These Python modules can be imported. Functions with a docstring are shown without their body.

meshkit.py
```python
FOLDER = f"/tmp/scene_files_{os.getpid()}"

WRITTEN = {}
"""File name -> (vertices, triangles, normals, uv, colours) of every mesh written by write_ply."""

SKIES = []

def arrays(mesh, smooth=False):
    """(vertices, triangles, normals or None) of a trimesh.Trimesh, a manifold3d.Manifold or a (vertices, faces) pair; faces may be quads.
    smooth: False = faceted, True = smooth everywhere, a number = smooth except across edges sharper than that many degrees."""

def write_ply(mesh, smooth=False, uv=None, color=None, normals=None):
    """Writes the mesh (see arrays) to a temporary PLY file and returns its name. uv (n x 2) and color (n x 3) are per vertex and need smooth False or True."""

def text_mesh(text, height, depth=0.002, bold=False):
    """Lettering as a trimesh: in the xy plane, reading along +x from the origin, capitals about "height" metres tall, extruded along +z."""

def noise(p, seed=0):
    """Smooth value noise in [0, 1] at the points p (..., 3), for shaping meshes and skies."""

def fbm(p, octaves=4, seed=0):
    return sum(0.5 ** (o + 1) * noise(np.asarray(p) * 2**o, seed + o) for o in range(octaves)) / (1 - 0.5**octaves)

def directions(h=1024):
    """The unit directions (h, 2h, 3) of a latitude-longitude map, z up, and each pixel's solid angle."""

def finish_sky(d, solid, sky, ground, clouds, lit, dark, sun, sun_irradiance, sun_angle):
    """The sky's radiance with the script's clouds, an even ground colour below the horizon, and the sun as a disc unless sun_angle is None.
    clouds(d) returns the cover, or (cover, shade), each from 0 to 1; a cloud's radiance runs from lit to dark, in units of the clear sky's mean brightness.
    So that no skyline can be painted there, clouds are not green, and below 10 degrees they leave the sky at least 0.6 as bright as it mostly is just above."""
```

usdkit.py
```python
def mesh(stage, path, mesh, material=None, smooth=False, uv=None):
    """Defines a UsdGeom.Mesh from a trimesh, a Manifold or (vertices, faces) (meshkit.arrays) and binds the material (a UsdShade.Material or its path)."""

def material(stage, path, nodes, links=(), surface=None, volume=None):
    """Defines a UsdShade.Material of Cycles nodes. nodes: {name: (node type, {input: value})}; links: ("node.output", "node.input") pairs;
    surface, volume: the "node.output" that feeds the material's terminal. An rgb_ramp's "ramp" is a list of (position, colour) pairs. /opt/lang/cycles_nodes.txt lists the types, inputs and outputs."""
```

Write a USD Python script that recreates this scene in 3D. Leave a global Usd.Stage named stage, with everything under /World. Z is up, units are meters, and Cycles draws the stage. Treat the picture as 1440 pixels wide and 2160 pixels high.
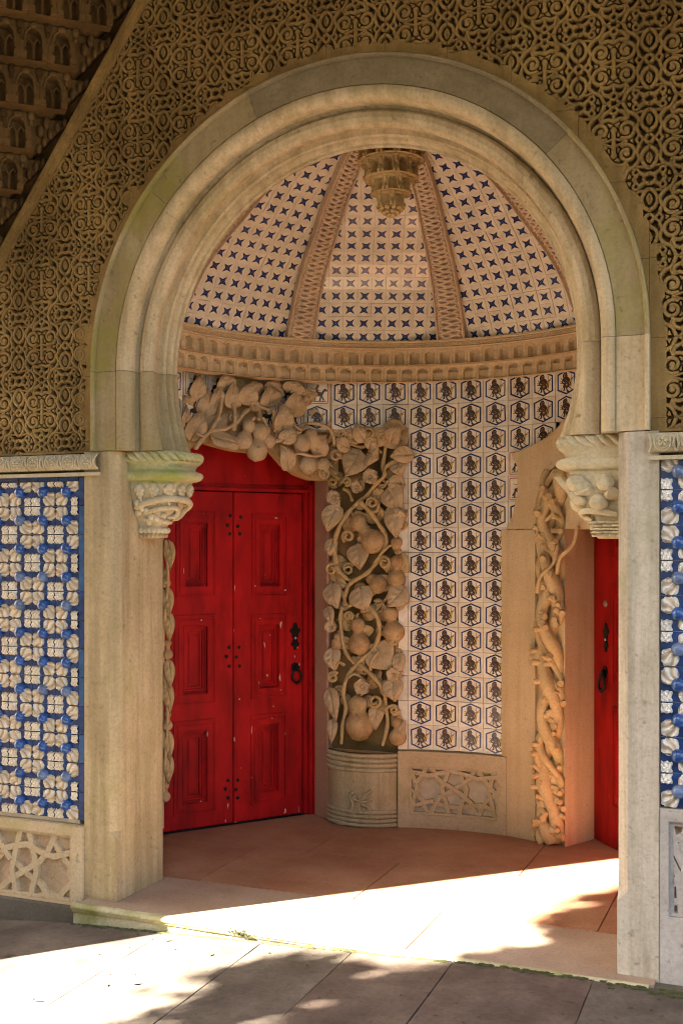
import math, random
import numpy as np
import trimesh
import usdkit
from pxr import Usd, UsdGeom, UsdLux, UsdShade, Gf, Sdf, Vt
from shapely.geometry import Polygon, Point, LineString, box as sbox, MultiPolygon
from shapely.ops import unary_union
from shapely import affinity

stage = Usd.Stage.CreateInMemory()
UsdGeom.SetStageUpAxis(stage, "Z")
UsdGeom.SetStageMetersPerUnit(stage, 1.0)
stage.SetDefaultPrim(UsdGeom.Xform.Define(stage, "/World").GetPrim())
UsdGeom.Scope.Define(stage, "/World/Looks")
rng = np.random.default_rng(7)

# ------------------------------------------------------------------ camera, sky, sun, exposure
FOC, TH = 2400.0, math.radians(22.6)
SN, CS = math.sin(TH), math.cos(TH)
EYE = np.array([0.0, -4.664, 1.72])
HORIZON = 1150.0
cam = UsdGeom.Camera.Define(stage, "/World/camera")
cam.CreateHorizontalApertureAttr(36.0)
cam.CreateVerticalApertureAttr(54.0)
cam.CreateFocalLengthAttr(36.0 * FOC / 1440)
cam.CreateVerticalApertureOffsetAttr(36.0 * (HORIZON - 1080) / 1440)
cam.CreateClippingRangeAttr(Gf.Vec2f(0.1, 500.0))
cam.CreateExposureAttr(EXPOSURE := 4.2)
cam.AddTranslateOp().Set(Gf.Vec3d(*EYE))
cam.AddRotateXYZOp().Set(Gf.Vec3f(90, 0, math.degrees(TH)))

SUN_EL = math.radians(36)
TO_SUN = np.array([-math.cos(SUN_EL) * 0.7071, -math.cos(SUN_EL) * 0.7071, math.sin(SUN_EL)])
sun = UsdLux.DistantLight.Define(stage, "/World/sun")
sun.CreateIntensityAttr(1.25)
sun.CreateAngleAttr(0.5)
sun.CreateNormalizeAttr(True)
sun.CreateColorAttr(Gf.Vec3f(1.0, 0.93, 0.82))
sun.AddRotateXYZOp().Set(Gf.Vec3f(90 - math.degrees(SUN_EL), 0, math.degrees(math.atan2(-TO_SUN[0], TO_SUN[1])) + 180))
dome = UsdLux.DomeLight.Define(stage, "/World/sky")
dome.GetPrim().SetCustomDataByKey("kind", "structure")
skymat = usdkit.material(stage, "/World/Looks/sky_light",
    {"s": ("sky_texture", {"sky_type": "single_scattering", "sun_disc": False, "sun_elevation": SUN_EL,
                           "sun_rotation": math.atan2(TO_SUN[0], TO_SUN[1]), "aerosol_density": 4.0, "air_density": 1.0, "ozone_density": 0.5}),
     "b": ("background_shader", {"strength": 0.05})}, [("s.color", "b.color")], surface="b.background")
UsdShade.MaterialBindingAPI.Apply(dome.GetPrim()).Bind(skymat)

# ------------------------------------------------------------------ helpers: pixels of the survey drawing to points on real planes
def ray(px, py):
    x, z = (px - 720) / FOC, (HORIZON - py) / FOC
    return np.array([-SN + x * CS, CS + x * SN, z])

class Plane:
    """A vertical plane through two plan points; (s, z, h) = along, up, out towards the viewer."""
    def __init__(self, a, b):
        self.a, b = np.array(a, float), np.array(b, float)
        self.e = (b - self.a) / np.linalg.norm(b - self.a)
        self.n = np.array([self.e[1], -self.e[0]])
        if self.n @ (EYE[:2] - self.a) < 0:
            self.n = -self.n
        self.flip = (self.n @ np.array([self.e[1], -self.e[0]])) < 0
    def uv(self, px, py):
        d = ray(px, py)
        t = self.n @ (self.a - EYE[:2]) / (self.n @ d[:2])
        p = EYE + t * d
        return np.array([(p[:2] - self.a) @ self.e, p[2]])
    def px(self, pts):
        return np.array([self.uv(*p) for p in pts])
    def at(self, s, z, h=0.0):
        s, z, h = np.broadcast_arrays(np.asarray(s, float), np.asarray(z, float), np.asarray(h, float))
        xy = self.a + s[..., None] * self.e + h[..., None] * self.n
        return np.concatenate([xy, z[..., None]], -1)
    def map(self, p):
        p = np.asarray(p, float)
        return self.at(p[..., 0], p[..., 1], p[..., 2])
FACADE = Plane((0, 0), (1, 0))

class MB:
    """Collects shapes that become one mesh."""
    def __init__(self):
        self.v, self.f, self.c, self.n = [], [], [], 0
    def add(self, v, f, col=None):
        v, f = np.asarray(v, float).reshape(-1, 3), np.asarray(f, int)
        if f.shape[1] == 4:
            f = np.vstack([f[:, [0, 1, 2]], f[:, [0, 2, 3]]])
        self.v.append(v); self.f.append(f + self.n); self.n += len(v)
        self.c.append(np.broadcast_to(np.array(col if col is not None else (0.5, 0.5, 0.5), float), (len(v), 3)))
        return self
    def box(self, lo, hi, fn=None, col=None):
        lo, hi = np.minimum(lo, hi), np.maximum(lo, hi)
        m = trimesh.creation.box(bounds=[lo, hi])
        return self.add(m.vertices if fn is None else fn(m.vertices), m.faces, col)
    def prism(self, poly, h0, h1, fn, col=None, bevel=0.0):
        """A 2-D shape raised from h0 to h1 and mapped by fn; bevel chamfers the front edge."""
        for g in getattr(poly, "geoms", [poly]):
            if g.is_empty or g.geom_type != "Polygon" or g.area < 1e-7:
                continue
            if bevel:
                rings = [g.exterior] + list(g.interiors)
                hb = h1 - bevel * (1 if h1 > h0 else -1)
                inner = g.buffer(-bevel, join_style=2, mitre_limit=2)
                self.prism(g, h0, hb, fn, col)
                self.prism(inner, hb, h1, fn, col)
                continue
            try:
                v2, f2 = trimesh.creation.triangulate_polygon(g, engine="earcut")
            except Exception:
                continue
            v2, f2 = np.asarray(v2, float), np.asarray(f2)
            n = len(v2)
            self.add(fn(np.c_[v2, np.full(n, h1)]), f2, col)
            for r in [g.exterior] + list(g.interiors):
                q = np.array(r.coords)[:-1]; k = len(q); i = np.arange(k); j = (i + 1) % k
                self.add(fn(np.vstack([np.c_[q, np.full(k, h0)], np.c_[q, np.full(k, h1)]])), np.c_[i, j, j + k, i + k], col)
        return self
    def flat(self, poly, h, fn, col=None):
        for g in getattr(poly, "geoms", [poly]):
            if g.is_empty or g.geom_type != "Polygon" or g.area < 1e-9:
                continue
            v2, f2 = trimesh.creation.triangulate_polygon(g, engine="earcut")
            self.add(fn(np.c_[np.asarray(v2, float), np.full(len(v2), h)]), f2, col)
        return self
    def tube(self, pts, rad, sides=8, col=None, cap=True):
        p = np.asarray(pts, float); n = len(p)
        r = np.broadcast_to(np.asarray(rad, float), (n,))
        t = np.gradient(p, axis=0); t /= np.linalg.norm(t, axis=1, keepdims=True) + 1e-12
        up = np.array([0, 0, 1.0]) if abs(t[0, 2]) < 0.9 else np.array([0.3, -1.0, 0])
        a = np.cross(t[0], up); a /= np.linalg.norm(a); fr = []
        for k in range(n):
            a = a - (a @ t[k]) * t[k]; a /= np.linalg.norm(a) + 1e-12; fr.append(a)
        A = np.array(fr); B = np.cross(t, A)
        th = np.arange(sides) * 2 * np.pi / sides
        v = p[:, None] + r[:, None, None] * (np.cos(th)[None, :, None] * A[:, None] + np.sin(th)[None, :, None] * B[:, None])
        i, j = np.meshgrid(np.arange(n - 1), np.arange(sides), indexing="ij"); j2 = (j + 1) % sides
        f = np.stack([i * sides + j, i * sides + j2, (i + 1) * sides + j2, (i + 1) * sides + j], -1).reshape(-1, 4)
        v = v.reshape(-1, 3)
        f = np.vstack([f[:, [0, 1, 2]], f[:, [0, 2, 3]]])
        if cap:
            m = len(v); v = np.vstack([v, p[0] - t[0] * r[0] * 0.4, p[-1] + t[-1] * r[-1] * 0.4])
            k = np.arange(sides)
            f = np.vstack([f, np.c_[np.full(sides, m), (k + 1) % sides, k], np.c_[np.full(sides, m + 1), (n - 1) * sides + k, (n - 1) * sides + (k + 1) % sides]])
        return self.add(v, f, col)
    def grid(self, P, col=None, wrap=False):
        """A sheet from an array of points (rows, columns, 3)."""
        P = np.asarray(P, float); m, n = P.shape[:2]
        nn = n if wrap else n - 1
        i, j = np.meshgrid(np.arange(m - 1), np.arange(nn), indexing="ij"); j2 = (j + 1) % n
        f = np.stack([i * n + j, i * n + j2, (i + 1) * n + j2, (i + 1) * n + j], -1).reshape(-1, 4)
        return self.add(P.reshape(-1, 3), f, col)
    def ball(self, c, r, fn=None, sub=2, col=None):
        m = trimesh.creation.icosphere(sub)
        v = m.vertices * np.asarray(r) + np.asarray(c)
        return self.add(v if fn is None else fn(v), m.faces, col)
    def lathe(self, prof, fn, sides=16, col=None):
        """prof: (axis position, radius) pairs; axis = first coordinate of the mapped frame."""
        prof = np.asarray(prof, float); th = np.linspace(0, 2 * np.pi, sides, endpoint=False)
        P = np.stack([np.repeat(prof[:, :1], sides, 1), prof[:, 1:] * np.cos(th), prof[:, 1:] * np.sin(th)], -1)
        return self.grid(fn(P), col, wrap=True)
    def mesh(self):
        v, f = np.vstack(self.v), np.vstack(self.f)
        return trimesh.Trimesh(v, f, process=False)
    def colors(self):
        return np.vstack(self.c)

USED = {}
def numbered(parent, name):
    k = parent + "/" + name; n = USED.get(k, 0); USED[k] = n + 1
    return k if n == 0 else "%s_%03d" % (k, n)

def tag(prim, label=None, cat=None, group=None, kind=None):
    for k, x in (("label", label), ("category", cat), ("group", group), ("kind", kind)):
        if x:
            prim.SetCustomDataByKey(k, x)
    return prim

def thing(name, label, cat, group=None, kind=None, loc=None):
    x = UsdGeom.Xform.Define(stage, numbered("/World", name))
    if loc is not None:
        x.AddTranslateOp().Set(Gf.Vec3d(*loc))
    return tag(x.GetPrim(), label, cat, group, kind)

def put(name, mb, mat, parent=None, smooth=False, tint=False, **kw):
    """One mesh prim under parent (a prim or None for /World)."""
    base = "/World" if parent is None else str(parent.GetPath())
    path = numbered(base, name)
    if tint:
        m = usdkit.mesh(stage, path, mb.mesh(), MAT[mat])
        UsdGeom.PrimvarsAPI(m).CreatePrimvar("tint", Sdf.ValueTypeNames.Color3fArray, "vertex").Set(Vt.Vec3fArray.FromNumpy(mb.colors().astype(np.float32)))
    else:
        t = mb.mesh()
        if smooth:
            t.merge_vertices(digits_vertex=5)
            t.update_faces(t.nondegenerate_faces())
        m = usdkit.mesh(stage, path, t, MAT[mat], smooth=smooth)
    return tag(m.GetPrim(), **kw)

def spline(pts, n=8):
    """Catmull-Rom through the points."""
    p = np.asarray(pts, float)
    if len(p) < 3:
        return np.array([p[0] + (p[-1] - p[0]) * t for t in np.linspace(0, 1, n)])
    q = np.vstack([2 * p[0] - p[1], p, 2 * p[-1] - p[-2]]); out = []
    for i in range(1, len(q) - 2):
        for t in np.linspace(0, 1, n, endpoint=False):
            a, b, c, d = q[i - 1:i + 3]
            out.append(0.5 * (2 * b + (c - a) * t + (2 * a - 5 * b + 4 * c - d) * t * t + (3 * b - a - 3 * c + d) * t ** 3))
    return np.array(out + [p[-1]])

# ------------------------------------------------------------------ materials
MAT = {}
def stone(name, a, b, scale=3.0, moss=0.0, mosscol=(0.16, 0.17, 0.03), moss_at=0.55, bump=0.25, rough=0.85, streak=0.0, grain=70.0, spots=0.0, zfade=None):
    """Stone of two tones, with grain, optional moss patches, vertical streaks and dark pits."""
    n = {"g": ("geometry", {}),
         "n1": ("noise_texture", {"scale": scale, "detail": 8.0, "roughness": 0.62}),
         "r1": ("rgb_ramp", {"ramp": [(0.3, a), (0.7, b)]}),
         "n2": ("noise_texture", {"scale": grain, "detail": 4.0, "roughness": 0.7}),
         "r2": ("rgb_ramp", {"ramp": [(0.25, (0.72, 0.7, 0.68)), (0.5, (0.95, 0.95, 0.95)), (0.8, (1.12, 1.1, 1.08))]}),
         "m2": ("mix_color", {"blend_type": "multiply", "fac": 1.0, "use_clamp": False}),
         "bp": ("bump", {"strength": bump, "distance": 0.004}),
         "p": ("principled_bsdf", {"roughness": rough, "specular_ior_level": 0.25})}
    l = [("g.position", "n1.vector"), ("g.position", "n2.vector"), ("n1.fac", "r1.fac"), ("n2.fac", "r2.fac"), ("r1.color", "m2.a"), ("r2.color", "m2.b"),
         ("n2.fac", "bp.height"), ("bp.normal", "p.normal")]
    last = "m2.result"
    if streak:
        n["mp"] = ("mapping", {"scale": (16, 16, 1.1)})
        n["n3"] = ("noise_texture", {"scale": 1.0, "detail": 5.0, "roughness": 0.6})
        n["r3"] = ("rgb_ramp", {"ramp": [(0.35, (1 - streak, 1 - 1.05 * streak, 1 - 1.2 * streak)), (0.6, (1, 1, 1))]})
        n["m3"] = ("mix_color", {"blend_type": "multiply", "fac": 1.0})
        l += [("g.position", "mp.vector"), ("mp.vector", "n3.vector"), ("n3.fac", "r3.fac"), (last, "m3.a"), ("r3.color", "m3.b")]
        last = "m3.result"
    if moss:
        n["n4"] = ("noise_texture", {"scale": 2.3, "detail": 9.0, "roughness": 0.68})
        n["r4"] = ("rgb_ramp", {"ramp": [(moss_at, (0, 0, 0)), (moss_at + 0.16, (moss, moss, moss))]})
        n["m4"] = ("mix_color", {"b": mosscol})
        l += [("g.position", "n4.vector"), ("n4.fac", "r4.fac"), (last, "m4.a")]
        fac = "r4.color"
        if zfade:  # moss grows in a band of heights: the damp zone of the stone
            n["sx"] = ("separate_xyz", {})
            n["zr"] = ("map_range", {"range_type": "smoothstep", "from_min": zfade[0], "from_max": zfade[1], "to_min": 0.0, "to_max": 1.0})
            n["zm"] = ("math", {"math_type": "multiply"})
            l += [("g.position", "sx.vector"), ("sx.z", "zr.value"), ("zr.result", "zm.value1"), ("r4.color", "zm.value2")]
            fac = "zm.value"
        l += [(fac, "m4.fac")]
        last = "m4.result"
    if spots:
        n["n5"] = ("noise_texture", {"scale": 26.0, "detail": 3.0})
        n["r5"] = ("rgb_ramp", {"ramp": [(0.66, (1, 1, 1)), (0.74, (1 - spots,) * 3)]})
        n["m5"] = ("mix_color", {"blend_type": "multiply", "fac": 1.0})
        l += [("g.position", "n5.vector"), ("n5.fac", "r5.fac"), (last, "m5.a"), ("r5.color", "m5.b")]
        last = "m5.result"
    l.append((last, "p.base_color"))
    MAT[name] = usdkit.material(stage, "/World/Looks/" + name, n, l, surface="p.BSDF")

def plain(name, col, rough=0.5, var=0.12, scale=9.0, bump=0.0, coat=0.0, metallic=0.0, bscale=60.0, spec=0.5):
    n = {"g": ("geometry", {}), "n": ("noise_texture", {"scale": scale, "detail": 6.0}),
         "r": ("rgb_ramp", {"ramp": [(0.25, tuple(c * (1 - var) for c in col)), (0.75, tuple(min(1, c * (1 + var)) for c in col))]}),
         "p": ("principled_bsdf", {"roughness": rough, "coat_weight": coat, "coat_roughness": 0.12, "metallic": metallic, "specular_ior_level": spec})}
    l = [("g.position", "n.vector"), ("n.fac", "r.fac"), ("r.color", "p.base_color")]
    if bump:
        n["n2"] = ("noise_texture", {"scale": bscale, "detail": 3.0}); n["bp"] = ("bump", {"strength": bump, "distance": 0.003})
        l += [("g.position", "n2.vector"), ("n2.fac", "bp.height"), ("bp.normal", "p.normal")]
    MAT[name] = usdkit.material(stage, "/World/Looks/" + name, n, l, surface="p.BSDF")

stone("arch_stone", (0.37, 0.28, 0.14), (0.5, 0.4, 0.23), 3.0, moss=0.8, moss_at=0.46, mosscol=(0.29, 0.25, 0.06), zfade=(1.9, 2.3), streak=0.22, spots=0.25)
stone("pier_stone", (0.4, 0.3, 0.15), (0.56, 0.44, 0.26), 2.2, moss=0.5, moss_at=0.56, mosscol=(0.28, 0.26, 0.08), streak=0.3, spots=0.3)
stone("grey_pier", (0.48, 0.41, 0.31), (0.68, 0.6, 0.48), 2.6, moss=0.5, moss_at=0.54, mosscol=(0.3, 0.31, 0.16), streak=0.32, spots=0.3)
stone("band_grey", (0.2, 0.155, 0.085), (0.32, 0.26, 0.155), 5.0, moss=0.6, moss_at=0.6, mosscol=(0.1, 0.13, 0.03), spots=0.3)
stone("band_warm", (0.33, 0.25, 0.125), (0.46, 0.365, 0.21), 3.0, moss=0.75, moss_at=0.48, mosscol=(0.28, 0.25, 0.06), spots=0.3, streak=0.2)
stone("moulding_stone", (0.52, 0.4, 0.22), (0.68, 0.55, 0.36), 3.0, moss=0.5, moss_at=0.55, mosscol=(0.3, 0.27, 0.09), streak=0.28, spots=0.4)
stone("wall_stone", (0.2, 0.122, 0.04), (0.42, 0.275, 0.1), 2.6, moss=0.4, moss_at=0.54, mosscol=(0.28, 0.23, 0.06), streak=0.25, spots=0.35)
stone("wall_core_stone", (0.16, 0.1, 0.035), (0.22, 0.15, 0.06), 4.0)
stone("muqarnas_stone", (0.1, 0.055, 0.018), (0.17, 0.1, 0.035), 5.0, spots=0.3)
stone("rib_stone", (0.66, 0.49, 0.33), (0.78, 0.61, 0.44), 5.0, bump=0.15)
stone("rib_side_stone", (0.4, 0.26, 0.15), (0.5, 0.34, 0.2), 5.0, bump=0.2)
stone("cornice_stone", (0.62, 0.45, 0.25), (0.76, 0.58, 0.36), 4.0, bump=0.18)
stone("pendant_stone", (0.5, 0.33, 0.14), (0.62, 0.44, 0.2), 9.0, bump=0.2, spots=0.3)
stone("vine_back_shade_stone", (0.17, 0.105, 0.04), (0.28, 0.185, 0.075), 6.0, moss=0.5, moss_at=0.54, mosscol=(0.16, 0.13, 0.02), bump=0.3)  # mossy stone, with the shade of the recess darkened into its colour
stone("vine_stone", (0.48, 0.32, 0.14), (0.64, 0.46, 0.23), 8.0, moss=0.7, moss_at=0.54, mosscol=(0.28, 0.24, 0.05), bump=0.35, spots=0.4)
stone("leaf_stone", (0.46, 0.32, 0.17), (0.64, 0.48, 0.3), 9.0, moss=0.45, moss_at=0.56, mosscol=(0.28, 0.21, 0.07), bump=0.35, spots=0.4)
stone("gourd_stone", (0.36, 0.2, 0.085), (0.6, 0.42, 0.22), 14.0, moss=0.5, moss_at=0.56, mosscol=(0.26, 0.21, 0.05), bump=0.35, spots=0.45)
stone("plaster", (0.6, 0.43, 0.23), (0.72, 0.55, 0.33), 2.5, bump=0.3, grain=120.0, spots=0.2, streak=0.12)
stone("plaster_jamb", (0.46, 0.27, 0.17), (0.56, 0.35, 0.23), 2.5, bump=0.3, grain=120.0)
stone("trunk_stone", (0.54, 0.37, 0.17), (0.68, 0.5, 0.27), 7.0, moss=0.6, moss_at=0.57, mosscol=(0.32, 0.29, 0.06), bump=0.2)
stone("capital_stone", (0.5, 0.41, 0.25), (0.64, 0.55, 0.36), 8.0, moss=0.5, moss_at=0.55, mosscol=(0.26, 0.28, 0.06), bump=0.25)
stone("capital_moss", (0.46, 0.42, 0.22), (0.58, 0.53, 0.3), 8.0, moss=0.85, moss_at=0.45, mosscol=(0.22, 0.27, 0.02), bump=0.3)
stone("frieze_stone", (0.46, 0.39, 0.25), (0.58, 0.5, 0.34), 8.0, moss=0.4, moss_at=0.55, bump=0.25, spots=0.3)
stone("panel_stone", (0.5, 0.38, 0.22), (0.6, 0.47, 0.3), 4.0, moss=0.55, moss_at=0.53, mosscol=(0.3, 0.27, 0.05), spots=0.35)
stone("panel_back_stone", (0.42, 0.3, 0.17), (0.54, 0.4, 0.27), 7.0, moss=0.55, moss_at=0.5, mosscol=(0.26, 0.25, 0.05), spots=0.3)
stone("grey_panel_stone", (0.42, 0.37, 0.32), (0.54, 0.49, 0.44), 5.0, moss=0.3, moss_at=0.56, spots=0.35)
stone("barrel_stone", (0.42, 0.33, 0.18), (0.54, 0.44, 0.27), 6.0, moss=0.6, moss_at=0.55, mosscol=(0.26, 0.24, 0.05), streak=0.2, spots=0.3)
stone("floor_stone", (0.3, 0.13, 0.065), (0.5, 0.29, 0.17), 2.2, bump=0.2, rough=0.7, spots=0.2)
stone("floor_stone_pale", (0.32, 0.215, 0.14), (0.5, 0.375, 0.27), 2.0, bump=0.2, rough=0.7, spots=0.2)
stone("paving_stone", (0.065, 0.05, 0.038), (0.2, 0.16, 0.122), 2.6, bump=0.45, rough=0.85, spots=0.4, grain=45.0)
stone("paving_pink", (0.075, 0.05, 0.037), (0.2, 0.145, 0.11), 3.0, bump=0.45, rough=0.85, spots=0.4, grain=45.0)
stone("nosing_stone", (0.5, 0.44, 0.26), (0.6, 0.54, 0.36), 5.0, moss=0.85, moss_at=0.44, mosscol=(0.2, 0.2, 0.02), bump=0.4)
stone("ground_earth", (0.1, 0.085, 0.06), (0.17, 0.145, 0.11), 3.0, bump=0.4)
stone("porch_stone", (0.4, 0.32, 0.2), (0.5, 0.41, 0.27), 2.0)
plain("moss", (0.05, 0.055, 0.014), 0.95, 0.5, 40.0, bump=0.8)
plain("blue_glaze", (0.012, 0.045, 0.16), 0.14, 0.6, 24.0, coat=0.7, bump=0.2)
plain("blue_glaze_pale", (0.03, 0.1, 0.24), 0.2, 0.35, 24.0, coat=0.4)
plain("stud_glaze", (0.015, 0.07, 0.25), 0.14, 0.3, 14.0, coat=0.6)
plain("stud_glaze_grey", (0.1, 0.15, 0.27), 0.2, 0.3, 20.0, coat=0.5)
plain("white_relief_glaze", (0.66, 0.58, 0.44), 0.35, 0.14, 18.0, bump=0.25, coat=0.15)
plain("white_relief_glaze_cool", (0.74, 0.72, 0.68), 0.35, 0.1, 18.0, bump=0.25, coat=0.15)
plain("iron", (0.012, 0.009, 0.008), 0.45, 0.4, 30.0, bump=0.2, metallic=0.6)
plain("steel", (0.55, 0.5, 0.46), 0.35, 0.1, 30.0, metallic=0.9)
plain("bare_wood", (0.6, 0.42, 0.3), 0.8, 0.2, 30.0)
plain("bark", (0.09, 0.065, 0.045), 0.9, 0.3, 12.0, bump=0.6)
plain("grout", (0.5, 0.42, 0.3), 0.9, 0.2, 20.0)
MAT["leaf_green"] = usdkit.material(stage, "/World/Looks/leaf_green", {"d": ("principled_bsdf", {"base_color": (0.05, 0.085, 0.02), "roughness": 0.5}), "t": ("translucent_bsdf", {"color": (0.09, 0.14, 0.02)}), "m": ("mix_closure", {"fac": 0.3})}, [("d.BSDF", "m.closure1"), ("t.BSDF", "m.closure2")], surface="m.closure")
def red(name, col):
    n = {"g": ("geometry", {}), "n": ("noise_texture", {"scale": 6.0, "detail": 6.0}),
         "r": ("rgb_ramp", {"ramp": [(0.25, tuple(c * 0.82 for c in col)), (0.75, tuple(c * 1.12 for c in col))]}),
         "mp": ("mapping", {"scale": (70, 70, 12)}), "n2": ("noise_texture", {"scale": 1.0, "detail": 5.0}),
         "n3": ("noise_texture", {"scale": 30.0, "detail": 5.0, "roughness": 0.6}), "r3": ("rgb_ramp", {"ramp": [(0.735, (0, 0, 0)), (0.75, (1, 1, 1))]}),
         "m3": ("mix_color", {"b": (0.62, 0.45, 0.36)}), "mp4": ("mapping", {"scale": (9, 9, 2.0)}), "n4": ("noise_texture", {"scale": 1.0, "detail": 7.0, "roughness": 0.65}), "r4": ("rgb_ramp", {"ramp": [(0.32, (0.5, 0.55, 0.55)), (0.55, (1, 1, 1)), (0.78, (1.12, 1.5, 1.5))]}), "m4": ("mix_color", {"blend_type": "multiply", "fac": 1.0, "use_clamp": False}),
         "bp": ("bump", {"strength": 0.18, "distance": 0.002}), "p": ("principled_bsdf", {"roughness": 0.55, "specular_ior_level": 0.18})}
    l = [("g.position", "n.vector"), ("n.fac", "r.fac"), ("g.position", "mp.vector"), ("mp.vector", "n2.vector"), ("n2.fac", "bp.height"), ("bp.normal", "p.normal"),
         ("g.position", "n3.vector"), ("n3.fac", "r3.fac"), ("r3.color", "m3.fac"), ("g.position", "mp4.vector"), ("mp4.vector", "n4.vector"), ("n4.fac", "r4.fac"), ("r.color", "m4.a"), ("r4.color", "m4.b"), ("m4.result", "m3.a"), ("m3.result", "p.base_color")]
    MAT[name] = usdkit.material(stage, "/World/Looks/" + name, n, l, surface="p.BSDF")
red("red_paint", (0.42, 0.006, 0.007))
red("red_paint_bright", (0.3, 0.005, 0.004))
def glazed(name, rough, dirt):
    """Hand-painted tile: the print is a flat colour per region, under one glaze with soft hand-made unevenness."""
    n = {"a": ("attribute", {"attribute": "tint"}), "g": ("geometry", {}), "n": ("noise_texture", {"scale": 28.0, "detail": 4.0}),
         "r": ("rgb_ramp", {"ramp": [(0.3, (1 - dirt, 1 - 1.15 * dirt, 1 - 1.4 * dirt)), (0.65, (1, 1, 1))]}), "m": ("mix_color", {"blend_type": "multiply", "fac": 1.0}),
         "n2": ("noise_texture", {"scale": 14.0, "detail": 2.0}), "bp": ("bump", {"strength": 0.1, "distance": 0.006}),
         "p": ("principled_bsdf", {"roughness": rough, "coat_weight": 0.3, "coat_roughness": 0.08, "specular_ior_level": 0.4})}
    l = [("g.position", "n.vector"), ("n.fac", "r.fac"), ("a.color", "m.a"), ("r.color", "m.b"), ("m.result", "p.base_color"), ("g.position", "n2.vector"), ("n2.fac", "bp.height"), ("bp.normal", "p.normal"), ("bp.normal", "p.coat_normal")]
    MAT[name] = usdkit.material(stage, "/World/Looks/" + name, n, l, surface="p.BSDF")
glazed("tile_glaze", 0.3, 0.16)
glazed("relief_glaze", 0.32, 0.2)
# ------------------------------------------------------------------ ground, paving, threshold floor
CX, CZ = -1.925, 2.56            # centre of the arch
CN = np.array([-1.9, 0.525])     # centre of the round niche
JL, JR = -3.105, -0.735          # inner faces of the two jambs

def ground_z(x):
    return -0.045 * np.clip(-1.25 - x, 0, 2.03) - 0.1 * np.clip(-3.28 - x, 0, 1.2) - 0.006
gx = np.r_[-80, -40, -20, np.arange(-10, 6.1, 0.5), 20, 40, 80]
gy = np.r_[-80, -40, -20, -12, -8, -5, -3, -1.5, 0, 3, 20, 60]
XX, YY = np.meshgrid(gx, gy)
tag(put("ground", MB().grid(np.stack([XX, YY, ground_z(XX) - 0.008], -1)), "ground_earth"), "bare earth showing in the joints of the paving", "ground", kind="structure")

def floor_pt(px, py, z=0.0):
    d = ray(px, py)
    return (EYE + (z - EYE[2]) / d[2] * d)[:2]

from shapely.ops import split
def cut(polys, lines):
    for ln in lines:
        out = []
        for p in polys:
            out += [g for g in split(p, ln).geoms]
        polys = out
    return polys
def long_line(p, q, k=8):
    p, q = np.array(p), np.array(q); d = (q - p) / np.linalg.norm(q - p)
    return LineString([p - d * k, q + d * k])

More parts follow.
